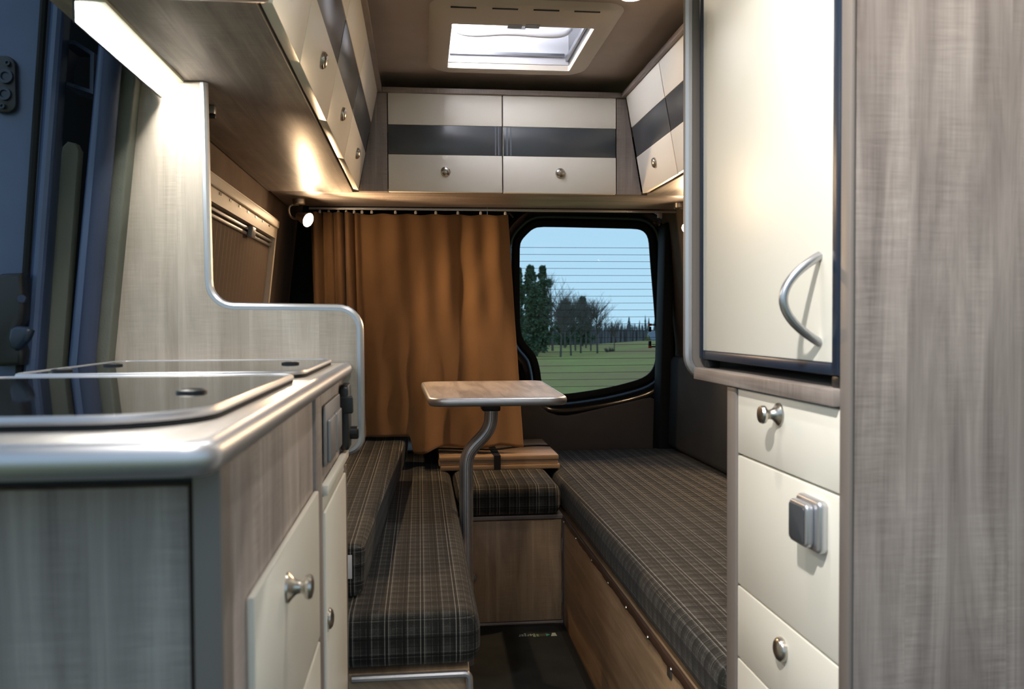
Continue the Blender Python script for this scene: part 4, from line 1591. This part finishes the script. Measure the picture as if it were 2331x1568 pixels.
# ================================================================== ROOF HATCH
rh = thing('roof_hatch', 'ivory framed roof hatch glowing white with curved handle bar', 'roof hatch', (.275, 2.35, ZC - .02))
OX0, OX1, OY0, OY1 = .030, .520, 2.065, 2.650
bm = B()
steps = [((OX0, OX1, OY0, OY1), .06, ZC - .0005), ((OX0 + .008, OX1 - .008, OY0 + .008, OY1 - .008), .06, ZC - .010), ((OX0 + .022, OX1 - .022, OY0 + .024, OY1 - .022), .055, ZC - .0165),
         ((HX0 + .004, HX1 - .004, HY0 + .004, HY1 - .004), .006, ZC - .017), ((HX0 + .004, HX1 - .004, HY0 + .004, HY1 - .004), .006, ZC + .0)]
loops = [[bm.verts.new((u, v, z)) for u, v in rrect(*r, rad, 6)] for r, rad, z in steps]
for a, b in zip(loops, loops[1:]):
    for i in range(len(a)):
        j = (i + 1) % len(a)
        bm.faces.new((a[i], a[j], b[j], b[i]))
bmesh.ops.recalc_face_normals(bm, faces=bm.faces[:])
hf = obj('frame', bm, 'hatch', rh, angle=40)
bm = B()                                       # shaft lining
z0, z1 = ZC + .0005, ZC + .115
box(bm, HX0 + .001, HX0 + .006, HY0 + .001, HY1 - .001, z0, z1)
box(bm, HX1 - .006, HX1 - .001, HY0 + .001, HY1 - .001, z0, z1)
box(bm, HX0 + .006, HX1 - .006, HY0 + .001, HY0 + .006, z0, z1)
box(bm, HX0 + .006, HX1 - .006, HY1 - .006, HY1 - .001, z0, z1)
obj('shaft_lining', bm, 'white', rh)
bm = B()
yb = HY1 - .006
box(bm, HX0 + .012, HX1 - .020, yb - .010, yb - .002, ZC + .022, ZC + .032, .001)
box(bm, HX1 - .016, HX1 - .008, HY0 + .02, yb - .002, ZC + .010, ZC + .024, .001)
ib = obj('screen_frame', bm, 'alu_dark', rh)
bm = B()
nx, ny = 12, 12
dv = [[bm.verts.new((HX0 - .02 + (HX1 - HX0 + .04) * i / nx, HY0 - .02 + (HY1 - HY0 + .04) * j / ny, z1 + .003 + .035 * math.sin(math.pi * i / nx) ** .5 * math.sin(math.pi * j / ny) ** .5)) for i in range(nx + 1)] for j in range(ny + 1)]
for r0, r1 in zip(dv, dv[1:]):
    for i in range(nx):
        bm.faces.new((r0[i], r0[i + 1], r1[i + 1], r1[i]))
obj('dome', bm, 'dome', rh, angle=180)
bm = B()
hz = at(1160, 68, Y=2.42)
hpts = [at(1034, 52, Y=2.42), at(1040, 70, Y=2.42), at(1075, 78, Y=2.42), at(1160, 72, Y=2.42), at(1245, 80, Y=2.42), at(1285, 78, Y=2.42), at(1298, 64, Y=2.42)]
tube(bm, smooth_path(hpts, 3), .0095, 12)
hb = obj('handle_bar', bm, 'white', rh)
bm = B()
c = at(1160, 68, Y=2.43)
lathe(bm, [(0, 0), (.046, 0), (.048, .008), (.040, .014), (0, .016)], frame((c.x, 2.44, c.z + .016), (1, 0, 0), (0, -1, 0), (0, 0, -1)), 24)
obj('handle_mount', bm, 'white', hb)
bm = B(); box(bm, HX0 + .0062, HX0 + .010, HY0 + .04, HY1 - .04, ZC + .045, ZC + .080)
obj('led_band', bm, 'hatchled', rh)
zf = ZC - .0172
for u in (1054, 1148, 1241, 1333):
    a, b = at(u - 29, 19 + (u - 1054) * .035, Z=ZC - .012), at(u + 29, 21 + (u - 1054) * .035, Z=ZC - .012)
    bm = B(); box(bm, a.x, b.x, OY0 + .0215, OY0 + .0255, ZC - .0178, ZC - .0150)
    obj('vent_slot', bm, 'black', hf)
for u0, u1 in ((1157, 1193), (1197, 1234)):
    a, b = at(u0, 56, Z=zf), at(u1, 47, Z=zf)
    bm = B(); box(bm, a.x, b.x, a.y - .002, a.y + .026, zf - .0004, zf + .0004)
    tag(obj('sticker', bm, 'grey_plastic', hf), 'small grey information sticker')

# ceiling downlights; the cab one is an unseen fill lamp added for the right unit
for watts, cone, tilt, ((x, y), lab) in zip(SPOT_WATTS, (128, 104, 120), ((.75, -.06, -.65), (0, 0, -1), (0, 0, -1)), (((-.10, .33), 'unseen fill downlight added over the cab end of the aisle'), ((.510, 2.005), 'round ceiling downlight right of the roof hatch at the top edge'), ((.16, 1.02), 'round ceiling downlight above the aisle between kitchen and fridge'))):
    dl = thing('ceiling_downlight', lab, 'lamp', (x, y, ZC - .012))
    bm = B(); lathe(bm, [(0, .0005), (.036, .0005), (.036, .004), (.030, .009), (.027, .009), (.027, .004), (0, .004)], frame((x, y, ZC), (1, 0, 0), (0, -1, 0), (0, 0, -1)), 24)
    obj('bezel', bm, 'alu', dl)
    bm = B(); lathe(bm, [(0, .0045), (.0262, .0045), (.0262, .0075), (0, .0085)], frame((x, y, ZC), (1, 0, 0), (0, -1, 0), (0, 0, -1)), 24)
    obj('lens', bm, 'down', dl)
    sl = bpy.data.lights.new('downlight_beam', 'SPOT')
    sl.energy = watts; sl.color = (1.0, .96, .92); sl.spot_size = math.radians(cone); sl.spot_blend = .55; sl.shadow_soft_size = .026
    so_ = bpy.data.objects.new('downlight_beam', sl); COL.objects.link(so_); so_.parent = dl; so_.location = (0, 0, .0005)
    so_.rotation_euler = Vector(tilt).to_track_quat('-Z', 'Y').to_euler()
bm = B(); c = at(1158, 3, Z=ZC); lathe(bm, [(0, .0003), (.006, .0003), (.005, .003), (0, .004)], frame((c.x, c.y, ZC), (1, 0, 0), (0, -1, 0), (0, 0, -1)), 12)
tag(obj('ceiling_screw', bm, 'black'), 'small dark screw cap in the ceiling in front of the hatch', 'screw cap')
